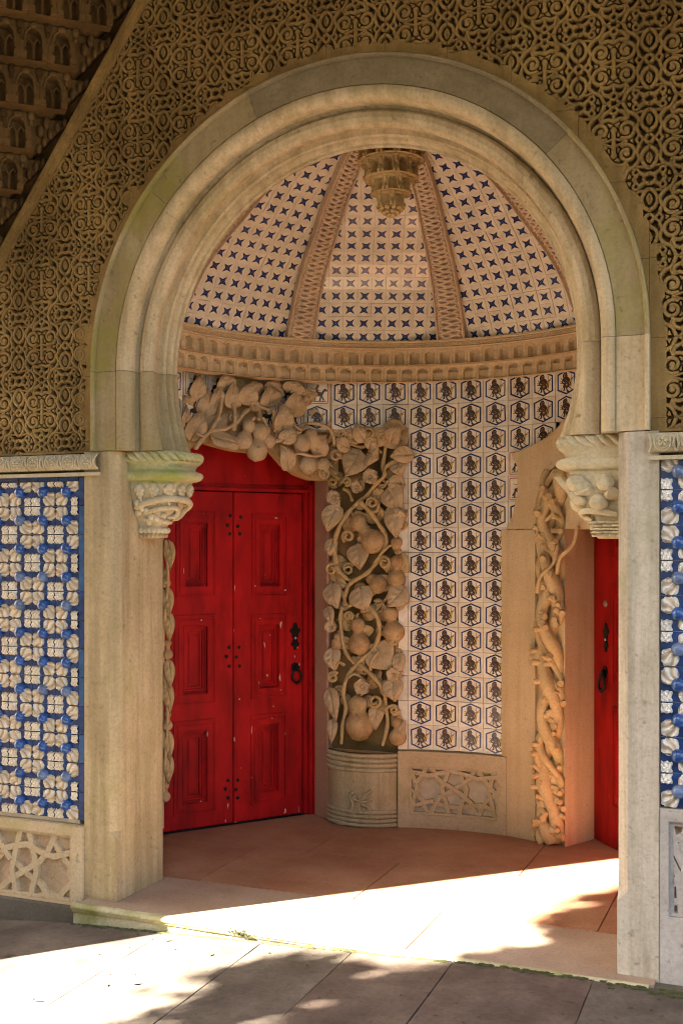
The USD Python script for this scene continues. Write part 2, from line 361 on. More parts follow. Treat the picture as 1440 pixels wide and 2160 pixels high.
paving = thing("paving", "weathered beige and pink stone slabs in front of the arch, half in sun", "paving", kind="structure")
region = sbox(-6.2, -5.2, 2.6, -0.1)
jl = [long_line(floor_pt(*a, z=-0.07), floor_pt(*b, z=-0.06)) for a, b in (((58, 2145), (297, 1991)), ((338, 2160), (500, 2032)), ((624, 2140), (747, 2018)), ((884, 2158), (956, 2054)), ((1230, 2155), (1263, 2061)))]
slabs = cut([region], jl + [LineString([(-7, -2.1), (4, -2.0)]), LineString([(-7, -3.6), (4, -3.55)])])
for q, g in enumerate(slabs):
    c = g.centroid
    subs = [g]
    if c.y > -2.1 and q % 2 == 0:
        subs = cut([g], [LineString([(-8, -0.62 - 0.13 * (q % 3)), (4, -0.58 - 0.13 * (q % 3))])])
    for s in subs:
        s = s.buffer(-0.0012, join_style=2).simplify(0.002)
        if s.is_empty:
            continue
        b = np.array(s.exterior.segmentize(0.12).coords)
        b = b + 0.0036 * (rng.random(b.shape) - 0.5)
        s = Polygon(b).buffer(0)
        dz = rng.uniform(-0.003, 0.002)
        put("paving_slab", MB().prism(s, -0.045, 0.0, lambda p, dz=dz: np.c_[p[:, 0], p[:, 1], ground_z(p[:, 0]) + p[:, 2] + dz], bevel=0.0016), ["paving_stone", "paving_pink"][int(rng.random() < 0.45)], paving)

floor = thing("floor", "reddish stone slab floor running from the threshold into the niche", "floor", kind="structure")
niche_plan = Polygon([(JL, -0.09), (JL, 0.4), (-3.9, 0.4), (-3.9, 2.3), (0.1, 2.3), (0.1, 0.4), (JR, 0.4), (JR, -0.09)])
front = sbox(-3.27, -0.095, -0.58, 0.2)
plan = unary_union([niche_plan, front]).difference(sbox(-3.29, -0.02, JL, 0.4)).difference(sbox(JR, -0.02, -0.5, 0.4))
parts = cut([plan], [LineString([(-5, 0.43), (2, 0.45)]), LineString([(-5, 1.12), (2, 1.16)])])
out = []
for g in parts:
    y = g.centroid.y
    xs = [-2.0] if y < 0.4 else [-2.93, -2.075, -0.9] if y < 1.1 else [-2.62, -1.42]
    if y < 0.4:
        xs = [-1.62]
    out += cut([g], [LineString([(x + 0.02, -1), (x - 0.02, 3)]) for x in xs])
for g in out:
    g = g.buffer(-0.0022, join_style=2)
    dz = rng.uniform(-0.0015, 0.001)
    put("floor_slab", MB().prism(g, -0.05, 0.0, lambda p, dz=dz: np.c_[p[:, 0], p[:, 1], p[:, 2] + dz], bevel=0.0015), ["floor_stone", "floor_stone_pale"][int(g.centroid.y < 0.45)], floor)
put("floor_bed", MB().box((-4.0, -0.07, -0.3), (0.2, 2.4, -0.045)), "ground_earth", floor)
nose = [(-0.09, -0.002), (-0.105, -0.001), (-0.118, -0.008), (-0.124, -0.018), (-0.118, -0.028), (-0.112, -0.032), (-0.112, -0.038), (-0.105, -0.046), (-0.098, -0.05), (-0.098, -0.2)]
xs = np.linspace(-3.3, -0.6, 28)
P = np.array([[(x, y + 0.002 * math.sin(9 * x + 3 * k), z) for x in xs] for k, (y, z) in enumerate(nose)])
put("nosing", MB().grid(P), "nosing_stone", floor, smooth=40, label="rounded mossy step edge of the threshold")
put("nosing_end", MB().prism(Polygon([(-0.06, -0.002)] + nose + [(-0.06, -0.2)]), -3.3, -3.296, lambda p: np.c_[p[:, 2], p[:, 0], p[:, 1]]), "nosing_stone", floor)

# moss and small weeds along the step and in the joint
moss = MB()
for k in range(420):
    t = rng.random()
    if t < 0.55:
        x, y = rng.uniform(-1.55, -0.35), -0.112 + rng.normal(0, 0.012)
    else:
        x, y = rng.uniform(-3.3, -1.4), -0.122 + rng.normal(0, 0.005)
    if x > -0.75 and rng.random() < 0.6:
        y -= abs(rng.normal(0, 0.03))
    z = ground_z(np.array(x))
    r = rng.uniform(0.004, 0.013)
    moss.ball((x, y, z), (r * 1.5, r * 0.9, r * 0.35), sub=1)
for x, y, z in [(-2.37, -0.125, -0.02)]:
    for k in range(36):
        a = rng.random() * 6.28; l = rng.uniform(0.012, 0.05)
        p = np.array([x + rng.normal(0, 0.03), y, z + rng.uniform(-0.02, 0.0)])
        moss.tube([p, p + [0.3 * l * math.cos(a), 0.3 * l * math.sin(a), l * 0.5], p + [0.9 * l * math.cos(a), 0.9 * l * math.sin(a) - 0.01, l * 0.55]], [0.002, 0.0025, 0.0006], 4)
tag(put("moss", moss, "moss"), "green moss and a tiny weed growing along the step edge", "moss", kind="stuff")

# ------------------------------------------------------------------ horseshoe arch with its piers and capitals
arch = thing("horseshoe_arch", "large pale horseshoe arch with rounded mouldings on two plain piers with corbel capitals", "arch")
FACE = [(1.318, 0.03), (1.318, -0.042), (1.312, -0.05), (1.304, -0.048), (1.3, -0.04), (1.3, -0.021), (1.187, -0.021), (1.187, 0.395), (1.318, 0.395)]
tor = [(1.070 + 0.04 * math.cos(a), 0.082 + 0.04 * math.sin(a)) for a in np.radians([35, 5, -25, -60, -95, -130, -165, -200, -230])]
MOULD = [(1.184, -0.021), (1.176, -0.029), (1.16, -0.032), (1.142, -0.027), (1.128, -0.012), (1.121, 0.012), (1.118, 0.045), (1.124, 0.06), (1.114, 0.072)] + tor + \
        [(1.043, 0.124), (1.047, 0.14), (1.037, 0.146), (1.024, 0.146), (1.017, 0.152), (1.015, 0.162), (1.020, 0.170), (1.010, 0.175), (1.002, 0.181), (0.997, 0.192), (0.999, 0.2), (0.991, 0.203), (0.985, 0.212), (0.988, 0.226), (1.0, 0.24), (1.184, 0.24)]
ZCAP = 2.178
def swept(prof, a0, a1, seg):
    """Sweep over angles a0..a1 (degrees, 0 = right spring)."""
    rings = []
    for a in np.radians(np.linspace(a0, a1, seg)):
        rings.append([(CX + r * math.cos(a), y, CZ + r * math.sin(a)) for r, y in prof])
    return np.array(rings)
def straight(prof, side, z0, z1, seg, horseshoe):
    rings = []
    for z in np.linspace(z0, z1, seg):
        dz = CZ - z
        rin = math.sqrt(max(0.985 ** 2 - dz * dz, 0.01))
        k = (1.118 - rin) / (1.118 - 0.985)
        row = []
        for r, y in prof:
            if horseshoe and r < 1.118:
                r = 1.118 + (r - 1.118) * k
            row.append((CX + side * r, y, z))
        rings.append(row)
    return np.array(rings)
def solid_sweep(P):
    """Closed tube from a stack of profile rings, with end faces."""
    mb = MB().grid(P, wrap=True)
    for k in (0, -1):
        ring = P[k]
        c = ring.mean(0)
        # ear-clip the end in its own plane
        o = ring[0]; w = ring - o
        u_ = np.hypot(w[:, 0], w[:, 2]) * np.sign((w[:, 0] * (ring[0, 0] - CX) + w[:, 2] * (ring[0, 2] - CZ)) + 1e-12)
        poly = Polygon(np.c_[u_, w[:, 1]])
        try:
            v2, f2 = trimesh.creation.triangulate_polygon(poly, engine="earcut")
            idx = [int(np.argmin(np.hypot(u_ - a, w[:, 1] - b))) for a, b in v2]
            mb.add(ring, np.array(idx)[f2])
        except Exception:
            pass
    return mb
GAP = 0.06
cuts = [0, 40.5, 111, 139.5, 180]
bandmat = ["band_warm", "band_grey", "band_warm", "arch_stone"]
for k in range(4):
    a0, a1 = cuts[k] + GAP / 2, cuts[k + 1] - GAP / 2
    n = int((a1 - a0) / 2.5) + 2
    put("band_stone", solid_sweep(swept(FACE, a0, a1, n)), bandmat[k], arch, smooth=35)
    a0, a1 = (0, 42, 112, 141, 180)[k] + GAP / 2, (0, 42, 112, 141, 180)[k + 1] - GAP / 2
    put("moulded_stone", solid_sweep(swept(MOULD, a0, a1, n)), "moulding_stone", arch, smooth=35)
for side, m in ((-1, "arch_stone"), (1, "grey_pier")):
    put("band_stone", solid_sweep(straight(FACE, side, ZCAP, CZ - 0.0015, 6, False)), "arch_stone" if side < 0 else "moulding_stone", arch, smooth=35)
    put("moulded_stone", solid_sweep(straight(MOULD, side, ZCAP, CZ - 0.0015, 14, True)), "arch_stone" if side < 0 else "moulding_stone", arch, smooth=35)
    o, i = CX + side * 1.365 if side < 0 else -0.572, JL if side < 0 else JR
    rings = []
    for z, c in ((-0.1, 0.0015), (0.29, 0.0015), (0.335, 0.042), (2.174, 0.042)):
        rings.append([(o, -0.022, z), (i + side * c, -0.022, z), (i, -0.022 + c, z), (i, 0.398, z), (o, 0.398, z)])
    mb = MB().grid(np.array(rings), wrap=True)
    mb.add(np.array(rings[-1]), [[0, 1, 2], [0, 2, 3], [0, 3, 4]])
    put("pier", mb, "pier_stone" if side < 0 else "grey_pier", arch)

# corbel capitals: a rounded block growing out of each jamb
def capital(side):
    x0 = JL if side < 0 else JR
    out = -side                                     # direction into the opening
    cap = UsdGeom.Xform.Define(stage, numbered(str(arch.GetPath()), "capital")).GetPrim()
    tag(cap, label="corbel capital with mossy rope ring, leaf scrolls and scalloped foot" if side < 0 else "corbel capital with rope ring, fruit and leaves over a woven basket")
    def ring(z, d, y0, y1, n=28):
        """Plan outline at height z: depth d into the opening, from y0 to y1, round-cornered."""
        r = min(d, (y1 - y0) / 2) * 0.62
        pts = [(0.0, y0)]
        for a in np.linspace(-90, 0, 9):
            pts.append((d - r + r * math.cos(math.radians(a)), y0 + r + r * math.sin(math.radians(a))))
        for a in np.linspace(0, 90, 9):
            pts.append((d - r + r * math.cos(math.radians(a)), y1 - r + r * math.sin(math.radians(a))))
        pts.append((0.0, y1))
        p = np.array(pts)
        s = np.r_[0, np.cumsum(np.hypot(*np.diff(p, axis=0).T))]
        t = np.linspace(0, s[-1], n)
        q = np.c_[np.interp(t, s, p[:, 0]), np.interp(t, s, p[:, 1])]
        return np.array([(x0 + out * a, b, z) for a, b in q]), s[-1]
    Y0, Y1, D = 0.062, 0.395, 0.285
    def loft(prof, n=28):
        return np.array([ring(z, D * k, 0.235 - (0.235 - Y0) * ky, 0.235 + (Y1 - 0.235) * ky, n)[0] for z, k, ky in prof])
    zt = 2.178
    # rope ring: torus with slanting strands
    n, rows = 190, 13
    rope = []
    for j in range(rows):
        a = math.radians(-90 + 180 * j / (rows - 1))
        row, L = ring(zt - 0.027 + 0.027 * math.sin(a), D * 0.9 + 0.0, Y0 + 0.012, Y1 - 0.005, n)
        c = row.mean(0); c[0] = x0
        nrm = row - c; nrm[:, 2] = 0; nrm /= np.linalg.norm(nrm, axis=1, keepdims=True)
        s = np.linspace(0, L, n)
        strand = np.abs(np.sin(np.pi * (s / 0.043 + 1.7 * j / (rows - 1) * out)))
        rope.append(row + nrm * (0.028 * math.cos(a) * (0.1 + 0.95 * strand[:, None] ** 0.8)))
    put("rope_ring", MB().grid(np.array(rope)).grid(np.array([rope[-1], np.array([[x0, p[1], zt - 0.0] for p in rope[-1]])])), "capital_moss" if side < 0 else "capital_stone", cap, smooth=50)
    put("neck", MB().grid(loft([(zt - 0.05, 0.97, 0.97), (zt - 0.056, 0.95, 0.95), (zt - 0.066, 0.9, 0.9), (zt - 0.085, 0.86, 0.86), (zt - 0.092, 0.88, 0.87), (zt - 0.098, 0.96, 0.95), (zt - 0.108, 1.0, 0.99),
                                (zt - 0.122, 1.0, 0.99), (zt - 0.134, 0.965, 0.95), (zt - 0.142, 0.9, 0.88), (zt - 0.146, 0.82, 0.8), (zt - 0.16, 0.8, 0.78)])), "capital_moss" if side < 0 else "capital_stone", cap, smooth=38)
    bell = [(zt - 0.15, 0.8, 0.78), (zt - 0.2, 0.76, 0.74), (zt - 0.26, 0.68, 0.62), (zt - 0.31, 0.56, 0.48), (zt - 0.345, 0.44, 0.36), (zt - 0.37, 0.38, 0.3), (zt - 0.42, 0.37, 0.29), (zt - 0.425, 0.05, 0.05)]
    if side > 0:
        bell = [(zt - 0.15, 0.8, 0.78), (zt - 0.2, 0.74, 0.72), (zt - 0.27, 0.64, 0.6), (zt - 0.325, 0.52, 0.5), (zt - 0.345, 0.48, 0.46), (zt - 0.36, 0.5, 0.47), (zt - 0.42, 0.44, 0.4), (zt - 0.43, 0.4, 0.36), (zt - 0.432, 0.05, 0.05)]
    B = loft(bell, 40)
    put("bell", MB().grid(B), "capital_stone", cap, smooth=50)
    bz = np.array([b[0] for b in bell])
    def on_bell(u, z, h=0.0):
        """Point on the bell: u in 0..1 around, z down from the top, h out."""
        z = zt - z
        k = np.interp(-z, -bz, np.arange(len(bz))); i = int(min(k, len(bz) - 2)); f = k - i
        x = u * 39; j = int(min(x, 38)); g = x - j
        def q(ii, jj): return B[ii, jj]
        p = (1 - f) * ((1 - g) * q(i, j) + g * q(i, j + 1)) + f * ((1 - g) * q(i + 1, j) + g * q(i + 1, j + 1))
        c = np.array([x0, 0.235, z])
        d = p - c; d[2] = 0; d /= np.linalg.norm(d) + 1e-9
        return p + d * h
    def strand(name, pts, r, mat="capital_stone"):
        q = spline([on_bell(*a) for a in pts], 7)
        m = len(q)
        rr = r * np.clip(np.minimum(np.linspace(0.7, 3, m), np.linspace(2.6, 0.55, m)), 0, 1)
        put(name, MB().tube(q, rr, 8), mat, cap, smooth=60)
    def blob(name, u, z, h, r, mat="capital_stone"):
        put(name, MB().ball(on_bell(u, z, h), r, sub=2), mat, cap, smooth=True)
    if side < 0:
        for u in np.linspace(0.08, 0.95, 8):         # lobed leaves standing around the bell
            mb = MB()
            for du, dz, r in ((0, 0.175, 0.02), (-0.026, 0.185, 0.016), (0.026, 0.187, 0.016), (-0.012, 0.2, 0.016), (0.014, 0.205, 0.016), (0, 0.22, 0.013)):
                mb.ball(on_bell(min(max(u + du, 0.01), 0.99), dz, 0.006), (r, r, r * 1.05), sub=2)
            mb.tube(spline([on_bell(u, 0.215, 0.006), on_bell(min(u + 0.012, 0.99), 0.24, 0.008), on_bell(min(u + 0.03, 0.99), 0.262, 0.004)], 4), [0.009] * 9, 6)
            put("lobed_leaf", mb, "capital_stone", cap, smooth=True)
        strand("scroll_stem", [(0.02, 0.275, 0.01), (0.14, 0.25, 0.018), (0.3, 0.232, 0.022), (0.48, 0.235, 0.026), (0.62, 0.255, 0.026), (0.7, 0.285, 0.022), (0.66, 0.318, 0.016), (0.54, 0.33, 0.014)], 0.017)
        strand("scroll_stem", [(0.12, 0.3, 0.01), (0.26, 0.28, 0.014), (0.4, 0.275, 0.018), (0.5, 0.29, 0.018), (0.5, 0.315, 0.014), (0.4, 0.322, 0.012)], 0.013)
        strand("scroll_stem", [(0.98, 0.3, 0.01), (0.88, 0.26, 0.03), (0.8, 0.23, 0.04), (0.86, 0.205, 0.03)], 0.015)
        strand("scroll_stem", [(0.1, 0.33, 0.006), (0.3, 0.335, 0.01), (0.5, 0.345, 0.01), (0.7, 0.335, 0.01)], 0.012)
        for u, z, r in ((0.05, 0.25, 0.022), (0.09, 0.275, 0.02), (0.04, 0.295, 0.02), (0.14, 0.285, 0.018), (0.2, 0.315, 0.02), (0.27, 0.325, 0.018), (0.34, 0.31, 0.016), (0.43, 0.34, 0.016), (0.57, 0.305, 0.014), (0.18, 0.345, 0.016)):
            blob("leaf_lobe", u, z, 0.004, r)
        mb = MB()
        for u in np.linspace(0.04, 0.96, 13):
            mb.ball(on_bell(u, 0.385, 0.004), (0.017, 0.017, 0.016), sub=2)
        put("scalloped_ring", mb, "capital_stone", cap, smooth=True)
        mb = MB()
        for u in np.linspace(0.02, 0.98, 13):
            mb.ball(on_bell(u, 0.41, 0.0), (0.011, 0.011, 0.013), sub=1)
        put("fringe", mb, "pier_stone", cap, smooth=True)
    else:
        for u, z, r in ((0.64, 0.2, 0.042), (0.31, 0.198, 0.04), (0.1, 0.2, 0.038), (0.47, 0.275, 0.046), (0.18, 0.28, 0.04), (0.84, 0.26, 0.036), (0.93, 0.2, 0.036)):
            blob("fruit", u, z, 0.012, (r, r, r * 0.95))
        for u0, z0, u1, z1 in ((0.52, 0.25, 0.5, 0.165), (0.4, 0.245, 0.42, 0.168), (0.26, 0.25, 0.235, 0.17), (0.7, 0.27, 0.78, 0.215), (0.34, 0.29, 0.3, 0.235), (0.6, 0.31, 0.64, 0.245), (0.08, 0.27, 0.05, 0.22)):
            rows = []
            for t in np.linspace(0, 1, 8):
                w = 0.046 * math.sin(math.pi * min(1, t ** 0.75 + 0.04)) + 0.002
                u, z = u0 + (u1 - u0) * t, z0 + (z1 - z0) * t
                rows.append([on_bell(min(max(u + k * w * 1.1, 0.0), 1.0), z, 0.036 + 0.03 * t - 0.026 * abs(k) ** 1.5 + 0.008 * (abs(k) < 0.1)) for k in (-1, -0.6, -0.25, 0, 0.25, 0.6, 1)])
            rows = np.array(rows)
            put("leaf", MB().grid(rows).grid(rows - np.array([out * 0.012, -0.012, 0])), "capital_stone", cap, smooth=60)
        strand("curling_stem", [(0.05, 0.33, 0.02), (0.2, 0.315, 0.03), (0.36, 0.318, 0.032), (0.4, 0.34, 0.026), (0.3, 0.352, 0.022)], 0.014)
        strand("curling_stem", [(0.6, 0.235, 0.02), (0.45, 0.232, 0.034), (0.3, 0.24, 0.034), (0.2, 0.225, 0.03)], 0.011)
        strand("curling_stem", [(0.75, 0.32, 0.012), (0.6, 0.33, 0.024), (0.5, 0.35, 0.02)], 0.012)
        mb = MB()
        for r_, zz in enumerate(np.linspace(0.362, 0.418, 5)):
            for c_ in range(11):
                u = 0.04 + (c_ + 0.5 * (r_ % 2)) * 0.085
                if u < 0.99:
                    q = [on_bell(min(max(u + d, 0), 1), zz, 0.001 + 0.011 * math.cos(d / 0.05 * 1.5)) for d in (-0.045, -0.02, 0, 0.02, 0.045)]
                    mb.tube(q, [0.0055] * 5, 6)
        put("woven_basket", mb, "capital_stone", cap, smooth=True)
for s_ in (-1, 1):
    capital(s_)
# ------------------------------------------------------------------ carved facade wall
wall = thing("carved_wall", "dark stone wall of pierced arabesque carving around and above the arch", "wall")
core = sbox(-7.0, -0.35, 3.5, 4.75).difference(Point(CX, CZ).buffer(1.319, 48)).difference(sbox(CX - 1.319, -1, CX + 1.319, CZ)).difference(sbox(CX - 1.366, -1, -0.571, 2.176))
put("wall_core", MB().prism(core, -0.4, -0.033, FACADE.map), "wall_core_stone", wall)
A_, B_ = 0.18, 0.205
MS = 0.78                       # the repeat is 28 by 32 cm
def motif():
    """One repeat of the arabesque: bands, and the islands left inside the larger holes."""
    W = 0.0094
    S = []
    def st(pts, w=W, n=7):
        S.append(LineString(spline(pts, n)).buffer(w, quad_segs=3))
    th = np.radians(np.linspace(-120, 290, 26)); r = np.linspace(0.049, 0.02, 26)
    S.append(LineString(np.c_[0.066 + r * np.cos(th), 0.064 + r * np.sin(th)]).buffer(W, quad_segs=3))
    S.append(Point(0.066, 0.062).buffer(0.0165, quad_segs=4))
    st([(0, 0.0), (0.0, 0.03), (0.0, 0.06)], 0.011); S.append(Point(0, 0.066).buffer(0.016, 4))
    st([(0.0, 0.11), (0.03, 0.122), (0.062, 0.116)]); st([(0.0, 0.11), (0.0, 0.14)], 0.008)
    S.append(Point(0, 0.168).buffer(0.026, 5).difference(Point(0, 0.168).buffer(0.011, 4)))
    st([(0.028, 0.165), (0.055, 0.15), (0.062, 0.116)]); st([(0.115, 0.062), (0.128, 0.1), (0.105, 0.135), (0.07, 0.155), (0.045, 0.205)])
    st([(0.18, 0.04), (0.15, 0.062), (0.14, 0.1), (0.16, 0.14), (0.18, 0.15)])
    S.append(Point(0.18, 0.0).buffer(0.028, 5).difference(Point(0.18, 0).buffer(0.012, 4)))
    st([(0.113, 0.0), (0.13, 0.02), (0.152, 0.0)], 0.007); st([(0.115, 0.062), (0.125, 0.04), (0.13, 0.02)])
    S.append(Point(0.113, 0.168).buffer(0.022, 5).difference(Point(0.113, 0.168).buffer(0.0085, 4)))
    st([(0.133, 0.172), (0.155, 0.185), (0.18, 0.178)]); st([(0.113, 0.19), (0.1, 0.205)]); st([(0.155, 0.185), (0.15, 0.205)], 0.007)
    st([(0.18, 0.075), (0.168, 0.1), (0.18, 0.122)], 0.006); st([(0.105, 0.135), (0.135, 0.142), (0.16, 0.14)], 0.006)
    st([(0.02, 0.195), (0.03, 0.205)], 0.008); st([(0.066, 0.113), (0.075, 0.135), (0.07, 0.155)], 0.006)
    st([(0, 0.02), (0.03, 0.012), (0.066, 0.0)], 0.006)
    q = unary_union(S).intersection(sbox(0, 0, A_, B_))
    full = unary_union([q, affinity.scale(q, -1, 1, origin=(0, 0)), affinity.scale(q, 1, -1, origin=(0, 0)), affinity.scale(q, -1, -1, origin=(0, 0))]).buffer(0.0008).buffer(-0.0008)
    cell = sbox(-A_, -B_, A_, B_)
    holes = []
    for h in getattr(cell.difference(full), "geoms", []):
        h = h.buffer(-0.001).buffer(0.001, quad_segs=2).simplify(0.0012)
        for g in getattr(h, "geoms", [h]):
            if g.area < 1.0e-4:
                continue
            isl = g.buffer(-0.0102)
            if not isl.is_empty and isl.area > 9e-5:
                isl = isl.buffer(0.0015, quad_segs=2).simplify(0.0012)
                g = g.difference(isl)
            holes.append(g)
    ridge = unary_union([s.buffer(-0.0034) for s in S])
    ridge = unary_union([ridge, affinity.scale(ridge, -1, 1, origin=(0, 0)), affinity.scale(ridge, 1, -1, origin=(0, 0)), affinity.scale(ridge, -1, -1, origin=(0, 0))]).intersection(cell).simplify(0.001)
    sc_ = lambda g: affinity.scale(g, MS, MS, origin=(0, 0))
    return [sc_(h) for h in holes], sc_(ridge)
HOLES, RIDGE = motif()
A_, B_ = A_ * MS, B_ * MS
lipzone = unary_union([Point(CX, CZ).buffer(1.319, 48), sbox(CX - 1.319, 0, CX + 1.319, CZ), sbox(CX - 1.366, -1, -0.571, 2.176)])
bar_side = Polygon([(-3.788 + (3.0 - 3.208) * 0.725 - 0.01, 3.0), (-3.788 + (4.8 - 3.208) * 0.725 - 0.01, 4.8), (-5.2, 4.8), (-5.2, 3.0)])
outer = sbox(-4.45, 2.172, 0.05, 4.745).difference(lipzone).difference(bar_side)
# the blank stone next to the arch ends in uneven steps
blank = unary_union([Point(CX, CZ).buffer(1.319 + 0.05, 40), sbox(CX - 1.319 - 0.055, 0, CX + 1.319 + 0.06, CZ)])
for k in range(26):
    a = math.pi * k / 25
    blank = blank.union(affinity.translate(sbox(-0.026, -0.026, 0.026, 0.026), CX + 1.358 * math.cos(a), CZ + 1.358 * math.sin(a)))
inner = sbox(-4.45, 2.182, 0.05, 4.745).difference(blank).difference(bar_side)
X0, Z0 = -3.56, 2.387
for i in range(-4, 15):
    for j in range(-1, 8):
        cx, cz = X0 + i * 2 * A_, Z0 + j * 2 * B_
        cell = affinity.translate(sbox(-A_, -B_, A_, B_), cx, cz).buffer(-0.0008, join_style=2).intersection(outer)
        if cell.is_empty or cell.area < 0.001:
            continue
        hs = [affinity.translate(h, cx, cz) for h in HOLES]
        near = inner.contains(sbox(cx - A_ + 1e-4, cz - B_ + 1e-4, cx + A_ - 1e-4, cz + B_ - 1e-4))
        if not near:
            hs = [h for h in hs if inner.contains(h)] + [h.intersection(inner) for h in hs if inner.intersects(h) and not inner.contains(h) and h.intersection(inner).area > 0.45 * h.area]
        pan = cell.difference(unary_union(hs)) if hs else cell
        mb = MB().prism(pan, -0.032, 0.0, FACADE.map)
        rd = affinity.translate(RIDGE, cx, cz).intersection(inner.intersection(cell).buffer(-0.004))
        if not rd.is_empty:
            mb.prism(rd, -0.002, 0.0035, FACADE.map)
        put("carved_panel", mb, "wall_stone", wall)

# rosette friezes above the tile panels
def frieze(x0, x1, pitch, label, z0=2.07, z1=2.165):
    t = thing("rosette_frieze", label, "frieze")
    zc = (z0 + z1) / 2 + 0.008; hh = (z1 - z0) / 2 - 0.008
    prof = [(-hh, 0.0)] + [(hh * math.sin(a), 0.03 + 0.042 * math.cos(a)) for a in np.linspace(-1.5, 1.5, 11)] + [(hh, 0.0)]
    n = int(round((x1 - x0) / pitch)); p = (x1 - x0) / n
    for k in range(n):
        c = x0 + (k + 0.5) * p
        P = np.array([[(c + u * (p - 0.003), -(d * (1 - 0.10 * abs(2 * u) ** 3)), zc + z) for u in np.linspace(-0.5, 0.5, 9)] for z, d in prof])
        mb = MB().grid(P)
        def on(u, v):
            a = np.clip(v / hh, -0.98, 0.98)
            return np.array([c + u, -(0.03 + 0.042 * math.sqrt(1 - a * a)), zc + v])
        for rad, r in ((0.033, 0.0042), (0.024, 0.003)):
            mb.tube([on(rad * 0.95 * math.cos(a), rad * math.sin(a)) for a in np.linspace(0, 6.2832, 25)], [r] * 25, 6)
        for a in np.linspace(0, 6.2832, 6)[:5]:
            mb.ball(on(0.0125 * math.cos(a + 0.3), 0.0125 * math.sin(a + 0.3)), 0.0072, sub=1)
        mb.ball(on(0, 0), 0.005, sub=1)
        for s in (-1, 1):
            mb.tube(spline([on(s * p * 0.5, -hh * 0.9), on(s * p * 0.4, -hh * 0.3), on(s * p * 0.44, hh * 0.3), on(s * p * 0.5, hh * 0.85)], 4), [0.005] * 13, 5)
        put("rosette_block", mb, "frieze_stone", t, smooth=50)
    put("fillet", MB().box((x0, -0.045, z0 - 0.012), (x1, 0.06, z0 + 0.004)), "frieze_stone", t)
    return t
frieze(-4.34, -3.195, 0.104, "short carved rosette frieze above the tile panel beside the left pier")
frieze(-0.605, 0.02, 0.104, "carved rosette frieze over the tile panel at the right edge of the photo")

# relief tile panels: white leaf fans and blue studs on blue glaze
def fan(dx, dy, rot, r):
    """White leaf fan filling one quarter of the tile: a blob with a scalloped rim and ridges that spread from the stud."""
    cx, cy, R = dx * 0.0308, dy * 0.0312, 0.0355
    th = np.linspace(0, 2 * math.pi, 61)
    base = math.atan2(dy, dx) + rot
    ph0 = r.random() * 6
    rows, tone = [], []
    for t in (1.04, 1.0, 0.93, 0.8, 0.66, 0.5, 0.34, 0.2, 0.02):
        row, tr_ = [], []
        for a in th:
            rel = (a - base + math.pi) % (2 * math.pi) - math.pi
            out_ = 0.5 + 0.5 * math.cos(rel)
            rim = R / (abs(math.cos(a)) ** 2.5 + abs(math.sin(a)) ** 2.5) ** (1 / 2.5) * (1 + 0.2 * abs(math.sin(3.5 * a + ph0)) * out_ - 0.14 * (1 - out_))
            x, y = cx + min(t, 1.0) * rim * math.cos(a), cy + min(t, 1.0) * rim * math.sin(a)
            x, y = float(np.clip(x, -0.0675, 0.0675)), float(np.clip(y, -0.0675, 0.0675))
            fa = math.atan2(y, x) - math.atan2(dy, dx)
            rad = math.hypot(x, y)
            rid = 1 - 2 * abs(math.sin(5.5 * fa + 0.5 * math.sin(90 * rad + ph0))) ** 0.6
            h = 0.005 + 0.009 * math.sqrt(max(0, 1 - min(t, 1) ** 3)) + 0.0095 * rid * min(1, rad / 0.03) * (t < 1)
            if t > 1:
                h = -0.001
            row.append((x, y, h)); tr_.append(rid if t < 1 else 0.6)
        rows.append(row); tone.append(tr_)
    return np.array(rows), np.array(tone)
def fan_tint(k, white):
    """White glaze with the thin brown lines painted between the fingers of the leaves."""
    w = np.array(white); b = w * np.array((0.66, 0.55, 0.42))
    m = np.clip((-k - 0.5) * 2.0, 0, 1)[..., None]
    return (w * (1 - m) + b * m).reshape(-1, 3)
def quarter(sx, sy):
    n = 9
    rows = []
    for i, u in enumerate(np.linspace(0, 1, n)):
        row = []
        for j, v in enumerate(np.linspace(0, 1, n)):
            k = 0.0425 * (1 + 0.07 * math.sin(11 * u + 2) * (v > 0.9) + 0.07 * math.sin(9 * v + 1) * (u > 0.9))
            h = 0.012 + 0.006 * math.sin(14 * u + 2 * v) * math.sin(11 * v + 1)
            if i == n - 1 or j == n - 1:
                h = -0.001
            row.append((sx * (0.0675 - u * k), sy * (0.0675 - v * k), h))
        rows.append(row)
    return np.array(rows)
